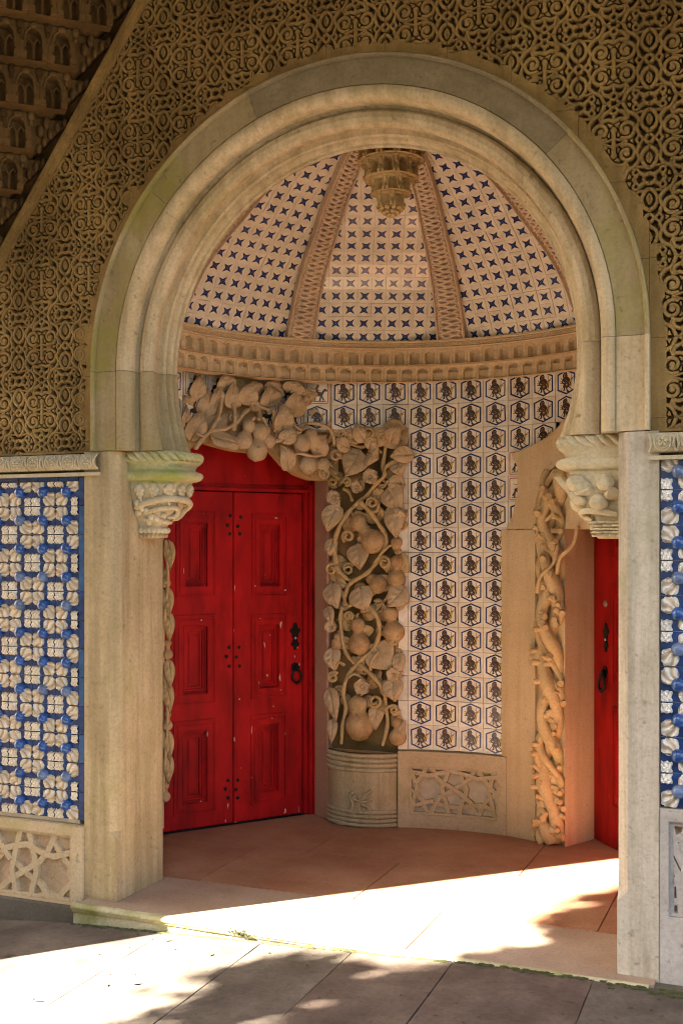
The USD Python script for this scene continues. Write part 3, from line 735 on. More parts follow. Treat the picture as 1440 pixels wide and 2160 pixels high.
def tile_panel(x0, z_top, cols, rows, zmin, zmax, xmin, xmax, par, white, label, pale, yface):
    t = thing("relief_tile_panel", label, "tile panel")
    put("mortar_bed", MB().box((xmin, yface + 0.004, zmin), (xmax, 0.064, zmax)), "grout", t)
    T = 0.1405
    r = np.random.default_rng(3 + cols)
    for j in range(rows):
        for i in range(cols):
            cx, cz = x0 + i * T, z_top - (j + 0.5) * T
            lo, hi = max(cz - T / 2, zmin) + 0.0011, min(cz + T / 2, zmax) - 0.0011
            lx, hx = max(cx - T / 2, xmin) + 0.0011, min(cx + T / 2, xmax) - 0.0011
            if hi - lo < 0.05 or hx - lx < 0.03:
                continue
            tilt = r.normal(0, 0.006, 2)
            def fn(p, cx=cx, cz=cz, tilt=tilt):
                p = np.asarray(p, float)
                q = np.clip(np.stack([cx + p[..., 0], cz + p[..., 1]], -1), [lx, lo], [hx, hi])
                return np.stack([q[..., 0], yface - p[..., 2] - tilt[0] * p[..., 0] - tilt[1] * p[..., 1], q[..., 1]], -1)
            mirror = (i + j + par) % 2
            body = put("tile", MB().prism(sbox(-T / 2, -T / 2, T / 2, T / 2), -0.012, 0.0, fn, bevel=0.0), "blue_glaze", t)
            dirs = ((-1, 1), (1, -1)) if mirror == 0 else ((1, 1), (-1, -1))
            for a in dirs:
                g = fan(a[0], a[1], r.normal(0, 0.05), r)
                if np.ptp(fn(g[0])[:, :, 0]) > 0.012:
                    put("leaf_fan", MB().grid(fn(g[0]), fan_tint(g[1], white)), "relief_glaze", body, tint=True)
            for sx, sy in (((-1, -1), (1, 1)) if mirror == 0 else ((-1, 1), (1, -1))):
                q_ = quarter(sx, sy)
                put("square_leaf", MB().grid(fn(q_), fan_tint(np.sin(900 * q_[..., 0]) * np.sin(700 * q_[..., 1] + 3 * sx) + 0.25, white)), "relief_glaze", body, tint=True)
            if lx + 0.02 < cx < hx - 0.02 and lo < cz < hi:
                th = np.linspace(0, math.pi / 2, 7)
                prof = [(0.018 + 0.02 * math.sin(a), 0.0255 * math.cos(a) + 1e-4) for a in th]
                prof = [(-0.002, 0.0275), (0.016, 0.0275), (0.018, 0.0255)] + prof
                st = put("stud", MB().lathe(prof, lambda q: fn(np.stack([q[..., 1], q[..., 2], q[..., 0]], -1)), 18), pale[int(r.random() < 0.22)], body, smooth=60)
    return t
def left_panel():
    t = tile_panel(-3.4075 - 6 * 0.1405, 2.0535, 7, 13, 0.348, 2.035, -4.3, -3.3375, 1, (0.78, 0.69, 0.53), "relief tile panel of white leaf fans and blue studs with a plain blue border strip", ("stud_glaze", "stud_glaze_grey"), 0.003)
    r = np.random.default_rng(12)
    for j in range(13):
        z1, z0 = 2.0535 - j * 0.1405, 2.0535 - (j + 1) * 0.1405
        z0, z1 = max(z0, 0.348), min(z1, 2.06)
        if z1 - z0 > 0.02:
            put("border_tile", MB().prism(sbox(-3.3355, z0 + 0.001, -3.2925, z1 - 0.001), -0.03, 0.004 + r.uniform(-0.001, 0.001), FACADE.map, bevel=0.002), ["blue_glaze", "blue_glaze_pale"][int(r.random() < 0.5)], t)
    for i in range(8):
        put("border_tile", MB().prism(sbox(-4.3 + i * 0.1205, 2.0365, -4.3 + (i + 1) * 0.1205 - 0.002, 2.06), -0.03, 0.004, FACADE.map, bevel=0.002), "blue_glaze", t)
left_panel()
tile_panel(-0.4985, 2.081, 4, 10, 0.68, 2.058, -0.569, 0.02, 0, (0.82, 0.78, 0.71), "relief tile panel of large white leaf fans and bright blue studs at the right edge", ("stud_glaze", "stud_glaze_grey"), 0.003)

# interlaced strap panels at the foot of the walls
def straps(plane, lines, width, clip, h0, h1, t, mat):
    k = 0
    for ln in lines:
        g = LineString(ln).buffer(width / 2, cap_style=2, join_style=2, mitre_limit=3).intersection(clip)
        if g.is_empty:
            continue
        up = h1 - 0.001 * k
        put("strap", MB().prism(g.buffer(0.0003).simplify(0.0004), h0, up, plane.map), mat, t); k += 1
def frame_poly(o, i):
    return sbox(*o).difference(sbox(*i))
PB = Plane((0, -0.0), (1, -0.0))
def crop_px(pts, sc, ox, oy):
    return [(x / sc + ox, y / sc + oy) for x, y in pts]
t = thing("strapwork_panel", "stone base panel of interlaced star straps below the left tile panel", "stone panel")
clip = sbox(-4.3, -0.03, -3.372, 0.288)
put("frame", MB().prism(frame_poly((-4.4, -0.072, -3.292, 0.345), (-4.32, -0.035, -3.368, 0.292)), -0.06, 0.03, PB.map, bevel=0.004), "panel_stone", t)
put("inner_frame", MB().prism(frame_poly((-4.321, -0.036, -3.367, 0.293), (-4.3, -0.02, -3.382, 0.28)), -0.03, 0.018, PB.map, bevel=0.003), "panel_stone", t)
put("back", MB().box((-4.35, 0.01, -0.06), (-3.3, 0.064, 0.34)), "panel_back_stone", t)
put("plinth", MB().box((-4.4, -0.042, -0.36), (-3.3, 0.063, -0.0735)), "panel_stone", t)
LP = [[(-60, 930), (0, 1040), (35, 1110), (75, 1170)], [(-60, 1090), (10, 1110), (90, 1090), (170, 1080), (260, 1130), (330, 1155), (460, 1125)],
      [(130, 1000), (100, 1130), (80, 1230), (95, 1320), (125, 1470)], [(180, 1000), (215, 1160), (225, 1250), (200, 1350), (180, 1470)],
      [(340, 1030), (290, 1130), (250, 1180), (170, 1230), (70, 1290), (0, 1350)], [(320, 1045), (370, 1140), (430, 1220)], [(100, 1190), (170, 1260), (250, 1320), (290, 1390), (325, 1480)],
      [(-40, 1350), (70, 1380), (130, 1400), (220, 1395), (310, 1380), (370, 1410), (460, 1450)], [(450, 1300), (380, 1370), (315, 1480)], [(440, 1170), (420, 1260), (440, 1320)], [(-30, 1450), (20, 1370), (60, 1300)],
      [(-80, 1240), (-20, 1180), (40, 1110)], [(-90, 1000), (-70, 1130), (-30, 1240), (-50, 1330), (-80, 1470)]]
straps(PB, [PB.px(crop_px(l, 2.843, 0, 1400)) for l in LP], 0.029, clip, -0.012, 0.016, t, "panel_stone")
t = thing("strapwork_panel", "grey stone base panel with pierced straps at the bottom right edge", "stone panel")
put("frame", MB().prism(frame_poly((-0.571, -0.12, 0.05, 0.676), (-0.532, 0.25, 0.0, 0.625)), -0.06, 0.022, PB.map, bevel=0.004), "grey_panel_stone", t)
put("inner_frame", MB().prism(frame_poly((-0.533, 0.249, 0.001, 0.626), (-0.515, 0.265, -0.02, 0.607)), -0.03, 0.006, PB.map, bevel=0.003), "grey_panel_stone", t)
put("back", MB().box((-0.55, 0.02, 0.2), (0.02, 0.064, 0.66)), "panel_back_stone", t)
RP = [[(1410, 1775), (1445, 1762), (1480, 1775)], [(1414, 1748), (1428, 1800), (1445, 1835), (1470, 1860)], [(1412, 1870), (1440, 1845), (1470, 1790), (1480, 1735)], [(1410, 1805), (1432, 1850), (1438, 1940)], [(1408, 1905), (1440, 1900), (1480, 1915)], [(1450, 1735), (1436, 1790), (1446, 1850), (1470, 1890)]]
straps(PB, [PB.px(l) for l in RP], 0.027, sbox(-0.52, 0.26, -0.01, 0.612), -0.025, 0.008, t, "grey_panel_stone")
# ------------------------------------------------------------------ round niche: wall, painted tiles
class Cyl:
    """The inside of an upright cylinder; (s, z, h) = arc, up, out towards the axis. azimuth 0 faces the back."""
    def __init__(self, c, R, bulge=None):
        self.c, self.R, self.bulge = np.array(c, float), R, bulge
    def rad(self, az):
        return self.R if self.bulge is None else self.R + self.bulge(az)
    def uv(self, px, py):
        d = ray(px, py); w = EYE[:2] - self.c
        R = self.R
        for _ in range(4):
            A, B, K = d[:2] @ d[:2], 2 * w @ d[:2], w @ w - R * R
            t = (-B + math.sqrt(max(B * B - 4 * A * K, 0))) / (2 * A)
            p = EYE + t * d
            az = math.atan2(p[0] - self.c[0], p[1] - self.c[1])
            R = self.rad(az)
        return np.array([az * self.R, p[2]])
    def at(self, s, z, h=0.0):
        s, z, h = np.broadcast_arrays(np.asarray(s, float), np.asarray(z, float), np.asarray(h, float))
        az = s / self.R
        r = (self.rad(az) if self.bulge is None else self.R + np.vectorize(self.bulge)(az)) - h
        return np.stack([self.c[0] + r * np.sin(az), self.c[1] + r * np.cos(az), z], -1)
    def map(self, p):
        p = np.asarray(p, float)
        return self.at(p[..., 0], p[..., 1], p[..., 2])
    def px(self, pts):
        return np.array([self.uv(*p) for p in pts])
def left_bulge(az):
    t = min(max((-math.degrees(az) - 24) / 18, 0), 1)
    return 0.085 * t * t * (3 - 2 * t)
WALL = Cyl(CN, 1.432, left_bulge)
niche = thing("niche_wall", "curved back wall of the niche faced with painted soldier tiles in blue hexagons", "wall")
def cyl_sheet(az0, az1, z0, z1, h=-0.014, thick=0.12):
    az = np.radians(np.arange(az0, az1 + 0.1, 1.5))
    s = az * WALL.R
    rows = [WALL.at(s, z0, h - thick), WALL.at(s, z0, h), WALL.at(s, z1, h), WALL.at(s, z1, h - thick)]
    return MB().grid(np.array(rows))
put("plaster_backing", cyl_sheet(-18.2, 22, -0.05, 2.72), "grout", niche, smooth=40)
put("plaster_backing", cyl_sheet(-84, -18.2, 2.42, 2.72), "grout", niche, smooth=40)
put("plaster_backing", cyl_sheet(22, 84, 2.12, 2.72), "grout", niche, smooth=40)

TW, TZ = 0.1545, 0.1505
s886, _ = WALL.uv(887, 1300)
ZROW0 = WALL.uv(940, 825)[1]
def soldier(seed, orange):
    """One painted tile, drawn in a unit square; returns [(shape, colour, layer)]."""
    r = np.random.default_rng(seed)
    j = lambda k=0.012: r.normal(0, k)
    L = []
    navy = np.array((0.006, 0.012, 0.05)) + r.random() * np.array((0.004, 0.03, 0.14))
    dark = np.array((0.03, 0.02, 0.022)) + r.random() * np.array((0.035, 0.02, 0.015))
    brown, rust = (0.16, 0.055, 0.02), (0.36, 0.1, 0.025)
    yel = np.array((0.62, 0.45, 0.07)) * r.uniform(0.75, 1.05)
    def line(p, w): return LineString(p).buffer(w, quad_segs=2)
    if orange:
        frame = sbox(-0.44, -0.44, 0.44, 0.44).buffer(-0.06).buffer(0.06, quad_segs=3)
        L.append((frame.difference(frame.buffer(-0.035)), (0.5, 0.09, 0.03), 0))
        L += [(line([(-0.3, -0.26), (-0.2, -0.1), (-0.22, -0.3)], 0.03), dark, 1), (line([(0.25, -0.28), (0.16, -0.08), (0.1, -0.3)], 0.03), dark, 1),
              (affinity.scale(Point(0, -0.04).buffer(0.12, 4), 2.0, 0.8), dark, 1), (line([(0.2, 0.0), (0.3, 0.14), (0.36, 0.1)], 0.045), dark, 1),
              (line([(0, 0.02), (-0.02, 0.2), (0.03, 0.3)], 0.05), brown, 2), (line([(-0.26, 0.2), (0.1, 0.1)], 0.02), yel, 2), (line([(-0.34, -0.34), (0.34, -0.34)], 0.018), (0.12, 0.2, 0.06), 1),
              (line([(-0.1, -0.3), (-0.05, -0.12)], 0.025), (0.1, 0.18, 0.08), 2)]
        return L
    hx = Polygon([(j(), 0.475), (0.405 + j(0.006), 0.31), (0.405 + j(0.006), -0.3), (j(), -0.475), (-0.405 + j(0.006), -0.3), (-0.405 + j(0.006), 0.31)])
    w = 0.05 + 0.014 * r.random()
    L.append((hx.difference(hx.buffer(-w, join_style=2)), navy, 0))
    L += [(line([(-0.23, -0.29), (-0.1, -0.15)], 0.014), brown, 0), (line([(0.25, -0.3), (0.08, -0.16)], 0.02), brown, 0),
          (Polygon([(0.08, 0.1), (0.2, 0.12), (0.31, 0.2), (0.25, 0.02), (0.21, -0.2), (0.08, -0.16)]), yel, 0),
          (line([(0.22, 0.3), (0.2, 0.06)], 0.009), brown, 1), (line([(0.34, 0.2), (0.2, 0.1)], 0.012), rust, 1), (line([(0.32, 0.11), (0.22, 0.12)], 0.009), brown, 1),
          (line([(-0.24, 0.14 + j()), (-0.12, 0.02)], 0.015), rust, 0), (line([(-0.27, -0.02), (-0.13, -0.04)], 0.018), rust, 0), (line([(-0.2, 0.03), (-0.1, 0.08)], 0.014), yel, 0), (line([(-0.26, 0.06), (-0.15, 0.0)], 0.01), rust, 1),
          (Polygon([(-0.14, 0.13), (-0.06, 0.18), (0.06, 0.17), (0.13, 0.1), (0.07, -0.01), (0.13, -0.12), (0.05, -0.2), (-0.13, -0.16), (-0.06, -0.01), (-0.09, 0.05)]).buffer(0.028, quad_segs=2), dark, 1), (line([(-0.12, 0.12), (-0.2, 0.02), (-0.12, -0.04)], 0.022), dark, 2),
          (Point(-0.03 + j(0.006), 0.235).buffer(0.075, 4), brown, 1), (line([(-0.13, 0.2), (-0.12, 0.29), (-0.06, 0.345), (0.0, 0.34)], 0.03), dark * 0.7, 2),
          (line([(0.0, 0.28), (0.03, 0.3)], 0.02), dark, 2),
          (affinity.scale(Point(0.02, -0.1).buffer(0.1, 6), 0.95, 1.05), dark * 1.1, 2), (affinity.scale(Point(0.02, -0.1).buffer(0.082, 6), 0.95, 1.05).difference(affinity.scale(Point(0.02, -0.1).buffer(0.055, 5), 0.95, 1.05)), np.array(brown) * 0.9, 3),
          (Point(0.02, -0.1).buffer(0.034, 4), (0.5, 0.44, 0.4), 4), (line([(0.13, 0.06), (0.19, -0.05), (0.2, -0.13)], 0.022), dark, 2),
          (line([(-0.02, -0.2), (0.05, -0.35), (0.09, -0.36)], 0.034), dark, 2), (line([(-0.09, -0.16), (-0.08, -0.29), (-0.12, -0.31)], 0.027), dark, 2), (line([(-0.05, -0.2), (0.02, -0.32)], 0.009), (0.6, 0.55, 0.48), 3), (line([(-0.06, 0.1), (0.06, 0.03)], 0.008), (0.3, 0.2, 0.14), 3), (line([(-0.07, 0.02), (0.02, -0.02)], 0.007), (0.3, 0.2, 0.14), 3)]
    return L
def painted_tile(c, row, orange=False, plain_w=None):
    r = np.random.default_rng(1000 + 37 * row + int(c * 11) + (5 if orange else 0))
    sc = s886 + c * TW
    zc = ZROW0 - row * TZ
    hw = (TW / 2 - 0.0011) if plain_w is None else plain_w
    white = np.array((0.86, 0.79, 0.65)) * r.uniform(0.93, 1.05) + np.array((-0.02, 0.0, 0.04)) * r.random()
    tx, tz = r.normal(0, 0.005, 2)
    dx, dz = r.normal(0, 0.0007, 2)
    o_ = WALL.at(sc + dx, zc + dz)
    az_ = sc / WALL.R; nin = np.array([-math.sin(az_), -math.cos(az_), 0.0])
    e1 = WALL.at(sc + dx + 0.03, zc) - WALL.at(sc + dx - 0.03, zc); e1 /= np.linalg.norm(e1)
    nin = nin - (nin @ e1) * e1; nin /= np.linalg.norm(nin)
    def fn(p):
        p = np.asarray(p, float)
        return o_ + p[..., :1] * e1 + p[..., 1:2] * np.array([0, 0, 1.0]) + (p[..., 2:3] + tx * p[..., :1] + tz * p[..., 1:2] + 0.001) * nin
    mb = MB()
    body = sbox(-hw, -TZ / 2 + 0.0011, hw, TZ / 2 - 0.0011)
    mb.prism(body, -0.013, -0.0012, fn, white)
    mb.prism(body.buffer(-0.0015, join_style=2), -0.0012, 0.0, fn, white)
    if plain_w is None:
        for shp, col, lay in soldier(int(r.integers(1e6)), orange):
            s2 = affinity.scale(shp, TW, TZ, origin=(0, 0)).simplify(0.0006).intersection(body)
            mb.flat(s2, 0.0004 + 0.0004 * lay, fn, col)
    put("tile", mb, "tile_glaze", niche, tint=True)
for row in range(15):
    if row <= 1:
        cs = range(-11 if row == 0 else -6, 7)
    elif row == 2:
        cs = range(0, 6)
    else:
        cs = range(0, 5)
    for c in cs:
        orange = (row == 0 and -9 <= c <= -4) or (row in (3, 4) and c == 4) or (row == 1 and c <= -5)
        painted_tile(c, row, orange)
    if row >= 2:
        painted_tile(-0.7, row, plain_w=0.029)
for row in (1,):
    for c in (-11, -10, -9):
        painted_tile(c, row, c != -10)

# strapwork panel under the tiles
t = thing("strapwork_panel", "stone panel of interlaced star straps under the soldier tiles inside the niche", "stone panel")
PW = Cyl(CN, 1.42)
u0, u1 = PW.uv(839, 1600)[0], PW.uv(1069, 1600)[0]
zt, zb = PW.uv(950, 1588)[1], 0.001
i0, i1 = PW.uv(863, 1650)[0], PW.uv(1051, 1650)[0]
it, ib = PW.uv(950, 1620)[1], PW.uv(950, 1722)[1]
def cylprism(mb, poly, h0, h1, cyl, col=None):
    """Prism cut into narrow strips so that it follows the curve."""
    x0_, _, x1_, _ = poly.bounds
    for a in np.arange(x0_, x1_, 0.08):
        mb.prism(poly.intersection(sbox(a, -9, min(a + 0.08, x1_), 9)), h0, h1, cyl.map, col)
    return mb
put("frame", cylprism(MB(), frame_poly((u0, zb, u1, zt), (i0, ib, i1, it)), -0.12, 0.012, PW), "panel_stone", t)
put("inner_frame", cylprism(MB(), frame_poly((i0 - 0.001, ib - 0.001, i1 + 0.001, it + 0.001), (i0 + 0.014, ib + 0.014, i1 - 0.014, it - 0.014)), -0.06, 0.003, PW), "panel_stone", t)
put("back", cylprism(MB(), sbox(u0 + 0.01, 0.02, u1 - 0.01, zt - 0.02), -0.09, -0.042, PW), "panel_back_stone", t)
NP = [[(605, 340), (612, 370), (645, 445), (660, 500), (635, 560), (620, 660)], [(595, 382), (680, 395), (740, 410), (800, 395), (870, 380), (960, 405), (1040, 432), (1170, 420)],
      [(735, 325), (690, 410), (655, 450)], [(735, 325), (790, 430), (820, 455), (880, 490), (940, 530), (1005, 590)], [(875, 325), (840, 430), (818, 460), (820, 530), (845, 590), (860, 680)],
      [(905, 325), (940, 430), (970, 500), (960, 545), (935, 600), (920, 690)], [(1045, 335), (990, 430), (940, 470), (870, 510), (800, 545), (735, 660)], [(1025, 345), (1075, 430), (1110, 480), (1170, 545)],
      [(1160, 345), (1125, 450), (1110, 520), (1130, 600), (1150, 700)], [(600, 485), (670, 545), (705, 585)], [(615, 605), (700, 585), (760, 570)], [(680, 575), (740, 660)],
      [(780, 585), (850, 610), (920, 615), (990, 605), (1050, 600), (1100, 615), (1175, 650)], [(1170, 520), (1090, 575), (1035, 690)], [(995, 600), (1050, 690)]]
clipn = sbox(i0 + 0.014, ib + 0.014, i1 - 0.014, it - 0.014)
straps(PW, [PW.px(crop_px(l, 3.0, 660, 1500)) for l in NP], 0.025, clipn, -0.045, 0.004, t, "panel_stone")

# ------------------------------------------------------------------ carved cornice under the dome
def cell(w, h, depth, nu=15, nv=17):
    """An arched niche with a raised rim and little notched capitals; returns (u, v, d) points."""
    us = np.unique(np.r_[-0.5, -0.46, np.linspace(-0.33, 0.33, nu - 4), 0.46, 0.5]); vs = np.linspace(0, 1, nv)
    rows = []
    for v in vs:
        row = []
        for u in us:
            a = abs(u) / 0.31
            top = 0.62 + 0.2 * math.sqrt(max(0, 1 - a * a)) if a < 1 else 0
            d = 0.0
            if 0.06 < v < top and a < 1:
                d = -depth * math.sqrt(max(0, 1 - a * a)) * (0.75 + 0.25 * min(1, (top - v) * 6))
            elif a < 1.35 and v < 0.9:
                d = 0.004
            elif v > 0.9:
                d = 0.006
            if abs(u) > 0.4 and 0.1 < v < 0.55:
                d -= 0.008 * (0.5 + 0.5 * math.sin(v * 50))
            if v < 0.06:
                d = 0.007
            row.append((u * w, v * h, d))
        rows.append(row)
    return np.array(rows)
cornice = thing("niche_cornice", "curved stone cornice of two rows of little arches below the tiled dome", "cornice")
dphi = math.radians(3.9)
def cornice_row(z0, z1, R, off):
    cy = Cyl(CN, R)
    k = 0
    a = math.radians(-96) + off * dphi
    while a < math.radians(62):
        g = cell(dphi * R - 0.0016, z1 - z0, 0.045)
        P = cy.map(g + np.array([a * R, z0, 0.0]))
        mb = MB().grid(P)
        back = cy.map(np.concatenate([g[:, :1], g[:, -1:]], 1) * [1, 1, 0] + np.array([a * R, z0, -0.03]))
        mb.grid(np.stack([P[:, 0], back[:, 0]])).grid(np.stack([P[:, -1], back[:, 1]]))
        mb.grid(np.stack([P[0], cy.map(g[0] * [1, 1, 0] + np.array([a * R, z0, -0.04]))])).grid(np.stack([P[-1], cy.map(g[-1] * [1, 1, 0] + np.array([a * R, z0, -0.04]))]))
        put("arch_block", mb, "cornice_stone", cornice, smooth=35)
        a += dphi
cornice_row(2.806, 2.898, 1.348, 0.0)
cornice_row(2.709, 2.804, 1.372, 0.5)
cy = Cyl(CN, 1.338)
s = np.radians(np.arange(-97, 64, 2.0)) * cy.R
put("top_band", MB().grid(np.array([cy.at(s, z, h) for z, h in ((2.899, -0.03), (2.899, 0.004), (2.906, 0.008), (2.912, 0.0), (2.936, 0.0), (2.942, 0.006), (2.95, 0.006), (2.952, -0.09))])), "cornice_stone", cornice, smooth=40)
put("core", MB().grid(np.array([cy.at(s, z, h) for z, h in ((2.95, -0.09), (2.95, -0.03), (2.806, -0.045), (2.802, -0.062), (2.712, -0.068), (2.708, -0.13))])), "cornice_stone", cornice)
mb = MB()
for k, a in enumerate(np.radians(np.arange(-96, 62, 3.9))):
    w = math.radians(3.9) * cy.R
    q = [cy.at(a * cy.R + x * w, 2.924 + 0.008 * math.sin(x * 6.283 + p), 0.001) for p in (0, 2.1, 4.2) for x in np.linspace(0, 1, 7)]
    for p in range(3):
        mb.tube(q[7 * p:7 * p + 7], [0.0034] * 7, 4)
put("wave_moulding", mb, "cornice_stone", cornice, smooth=50, kind="stuff")

# ------------------------------------------------------------------ tiled dome with carved ribs
domeo = thing("tiled_dome", "ribbed half dome of white tiles painted with dark blue stars", "dome")
from scipy.interpolate import PchipInterpolator
KR = np.array([(1.415, 2.93), (1.345, 3.06), (1.235, 3.235), (1.09, 3.385), (0.965, 3.485), (0.765, 3.645), (0.52, 3.785), (0.26, 3.895), (0.02, 3.95)])
sl = np.r_[0, np.cumsum(np.hypot(*np.diff(KR, axis=0).T))]
fr, fz = PchipInterpolator(sl, KR[:, 0]), PchipInterpolator(sl, KR[:, 1])
SMAX = sl[-1]
RIBS = [-121.4, -82.5, -43.6, -4.7, 34.2, 73.1]
HALF = math.radians(19.45)
def meridian(az, s, u=0.0, h=0.0, vertex=False):
    """Point of the dome: s along the curve, u sideways, h inwards. vertex: on a rib line."""
    s = np.clip(s, 0, SMAX - 1e-3)
    rho, z = fr(s), fz(s)
    ds = 1e-3
    dr, dz = (fr(np.minimum(s + ds, SMAX)) - fr(s - ds)), (fz(np.minimum(s + ds, SMAX)) - fz(s - ds))
    L = np.hypot(dr, dz) + 1e-12
    nr, nz = -dz / L, dr / L            # inward
    if not vertex:
        rho = rho * 0.955
    d = np.array([math.sin(az), math.cos(az)]); tdir = np.array([math.cos(az), -math.sin(az)])
    rr = rho + nr * h
    xy = CN + rr[..., None] * d + np.asarray(u)[..., None] * tdir
    p = np.concatenate([xy, (z + nz * h)[..., None]], -1)
    p[..., 1] = np.maximum(p[..., 1], 0.385)
    return p
PANELS = [(a + b) / 2 for a, b in zip(RIBS[:-1], RIBS[1:])] + [92.5]
TD = 0.0838
HIDDEN, NTILE = MB(), [0]
for az_deg in PANELS:
    az = math.radians(az_deg)
    S, U = np.meshgrid(np.linspace(0, SMAX - 1e-3, 40), np.linspace(-1, 1, 5), indexing="ij")
    put("vault_shell", MB().grid(meridian(az, S, U * (fr(S) * 0.955 * math.tan(HALF) + 0.03), -0.006)), "grout", domeo, smooth=True)
    if not -80 < az_deg < 40:
        continue
    r = np.random.default_rng(int(az_deg * 10) % 9973)
    nrows = int(SMAX / TD)
    for j in range(nrows):
        sc = 0.05 + (j) * TD
        if sc > SMAX - 0.3:
            break
        lim = float(fr(sc)) * 0.955 * math.tan(HALF) + 0.01
        ncol = int(lim / TD + 0.5) + 1
        for i in range(-ncol, ncol + 1):
            uc = i * TD + 0.012
            if abs(uc) - TD / 2 > lim:
                continue
            du, dv, da = r.normal(0, 0.0006), r.normal(0, 0.0006), r.normal(0, 0.05)
            tu, tv = r.normal(0, 0.008, 2)
            o_ = meridian(az, np.array(sc + dv), np.array(uc + du))
            e1 = np.array([math.cos(az), -math.sin(az), 0.0])
            e2 = meridian(az, np.array(sc + 0.02), np.array(uc)) - meridian(az, np.array(sc - 0.02), np.array(uc)); e2 /= np.linalg.norm(e2)
            nin = np.cross(e1, e2); nin *= np.sign(nin @ (np.array([CN[0], CN[1], 3.0]) - o_))
            def fn(p, o_=o_, e1=e1, e2=e2, nin=nin, tu=tu, tv=tv):
                p = np.asarray(p, float)
                return o_ + p[..., :1] * e1 + p[..., 1:2] * e2 + (p[..., 2:3] + tu * p[..., :1] + tv * p[..., 1:2]) * nin
            hw = TD / 2 - 0.0007
            white = np.array((0.86, 0.78, 0.63)) * r.uniform(0.95, 1.05)
            mb = MB()
            mb.prism(sbox(-hw, -hw, hw, hw), -0.012, -0.001, fn, white)
            mb.prism(sbox(-hw + 0.0014, -hw + 0.0014, hw - 0.0014, hw - 0.0014), -0.001, 0.0, fn, white)
            pts = []
            for k in range(8):
                a = math.pi / 4 * k + math.pi / 4 + da
                rad = (0.0355 * r.uniform(0.93, 1.07)) if k % 2 == 0 else 0.0125 * r.uniform(0.9, 1.15)
                pts.append((rad * math.cos(a) * 1.08, rad * math.sin(a)))
            star = Polygon(pts)
            blue = np.array((0.008, 0.02, 0.10)) * r.uniform(0.7, 1.5)
            mb.flat(star, 0.0005, fn, blue)
            cross = unary_union([LineString([(0.5 * pts[k][0], 0.5 * pts[k][1]), (0.5 * pts[k + 4][0], 0.5 * pts[k + 4][1])]).buffer(0.0012, quad_segs=1) for k in (0, 2)])
            mb.flat(cross, 0.0009, fn, (0.06, 0.13, 0.36))
            d_ = o_ - EYE; q_ = EYE + d_ * (0.21 - EYE[1]) / d_[1]
            if math.hypot(q_[0] - CX, q_[2] - CZ) < 0.985 and abs(uc) - TD / 2 < lim - 0.075 and j < nrows - 3:
                put("tile", mb, "tile_glaze", domeo, tint=True); NTILE[0] += 1
            else:
                HIDDEN.add(np.vstack(mb.v), np.vstack(mb.f)); HIDDEN.c[-1] = np.vstack(mb.c)
put("covered_tiles", HIDDEN, "tile_glaze", domeo, tint=True, kind="stuff")
for az_deg in RIBS[1:-1]:
    az = math.radians(az_deg)
    S = np.linspace(0.0, SMAX - 0.05, 44)
    def hwid(s):
        return 0.088 - 0.045 * np.clip(s / SMAX, 0, 1)
    H = 0.062
    sec = [(-1, -0.03), (-1, H - 0.003), (-0.96, H), (-0.87, H), (-0.82, H - 0.018), (0.82, H - 0.018), (0.87, H), (0.96, H), (1, H - 0.003), (1, -0.03)]
    P = np.array([[meridian(az, np.array(s), np.array(k * hwid(s)), h, True) for k, h in sec] for s in S])
    rib = put("rib", MB().grid(P), "rib_stone", domeo, smooth=30)
    put("rib_foot", MB().add(P[0], [[0, k, k + 1] for k in range(1, 9)]), "rib_stone", rib)
    for sgn in (-1, 1):                       # raised borders
        q = np.array([meridian(az, np.array(s), np.array(sgn * hwid(s) * 0.91), H + 0.001, True) for s in S])
        put("border", MB().tube(q, [0.004] * len(q), 6), "rib_stone", rib, smooth=True)
    sv = np.arange(0.02, SMAX - 0.28, 0.0065)
    for k in range(3):                        # three-strand interlace
        ph = 2 * math.pi * (sv / 0.105 + k / 3)
        u = np.sin(ph) * hwid(sv) * 0.68
        hh = H - 0.011 + 0.0075 * np.cos(2 * ph)
        q = np.array([meridian(az, np.array(a_), np.array(b_), c_, True) for a_, b_, c_ in zip(sv, u, hh)])
        put("braid_strand", MB().tube(q, np.full(len(q), 0.0092), 6), "rib_stone", rib, smooth=True)
    for s in np.arange(0.03, SMAX - 0.3, 0.035):
        w = float(hwid(s)) * 0.78
        mb = MB()
        for sgn in (-1, 1):
            mb.tube(np.array([meridian(az, np.array(s + v), np.array(sgn * w * u), H - 0.012, True) for u, v in ((1.0, 0.0), (0.75, 0.012), (0.42, 0.004))]), [0.006, 0.0065, 0.003], 5)
        put("side_leaves", mb, "rib_stone", rib, smooth=True)

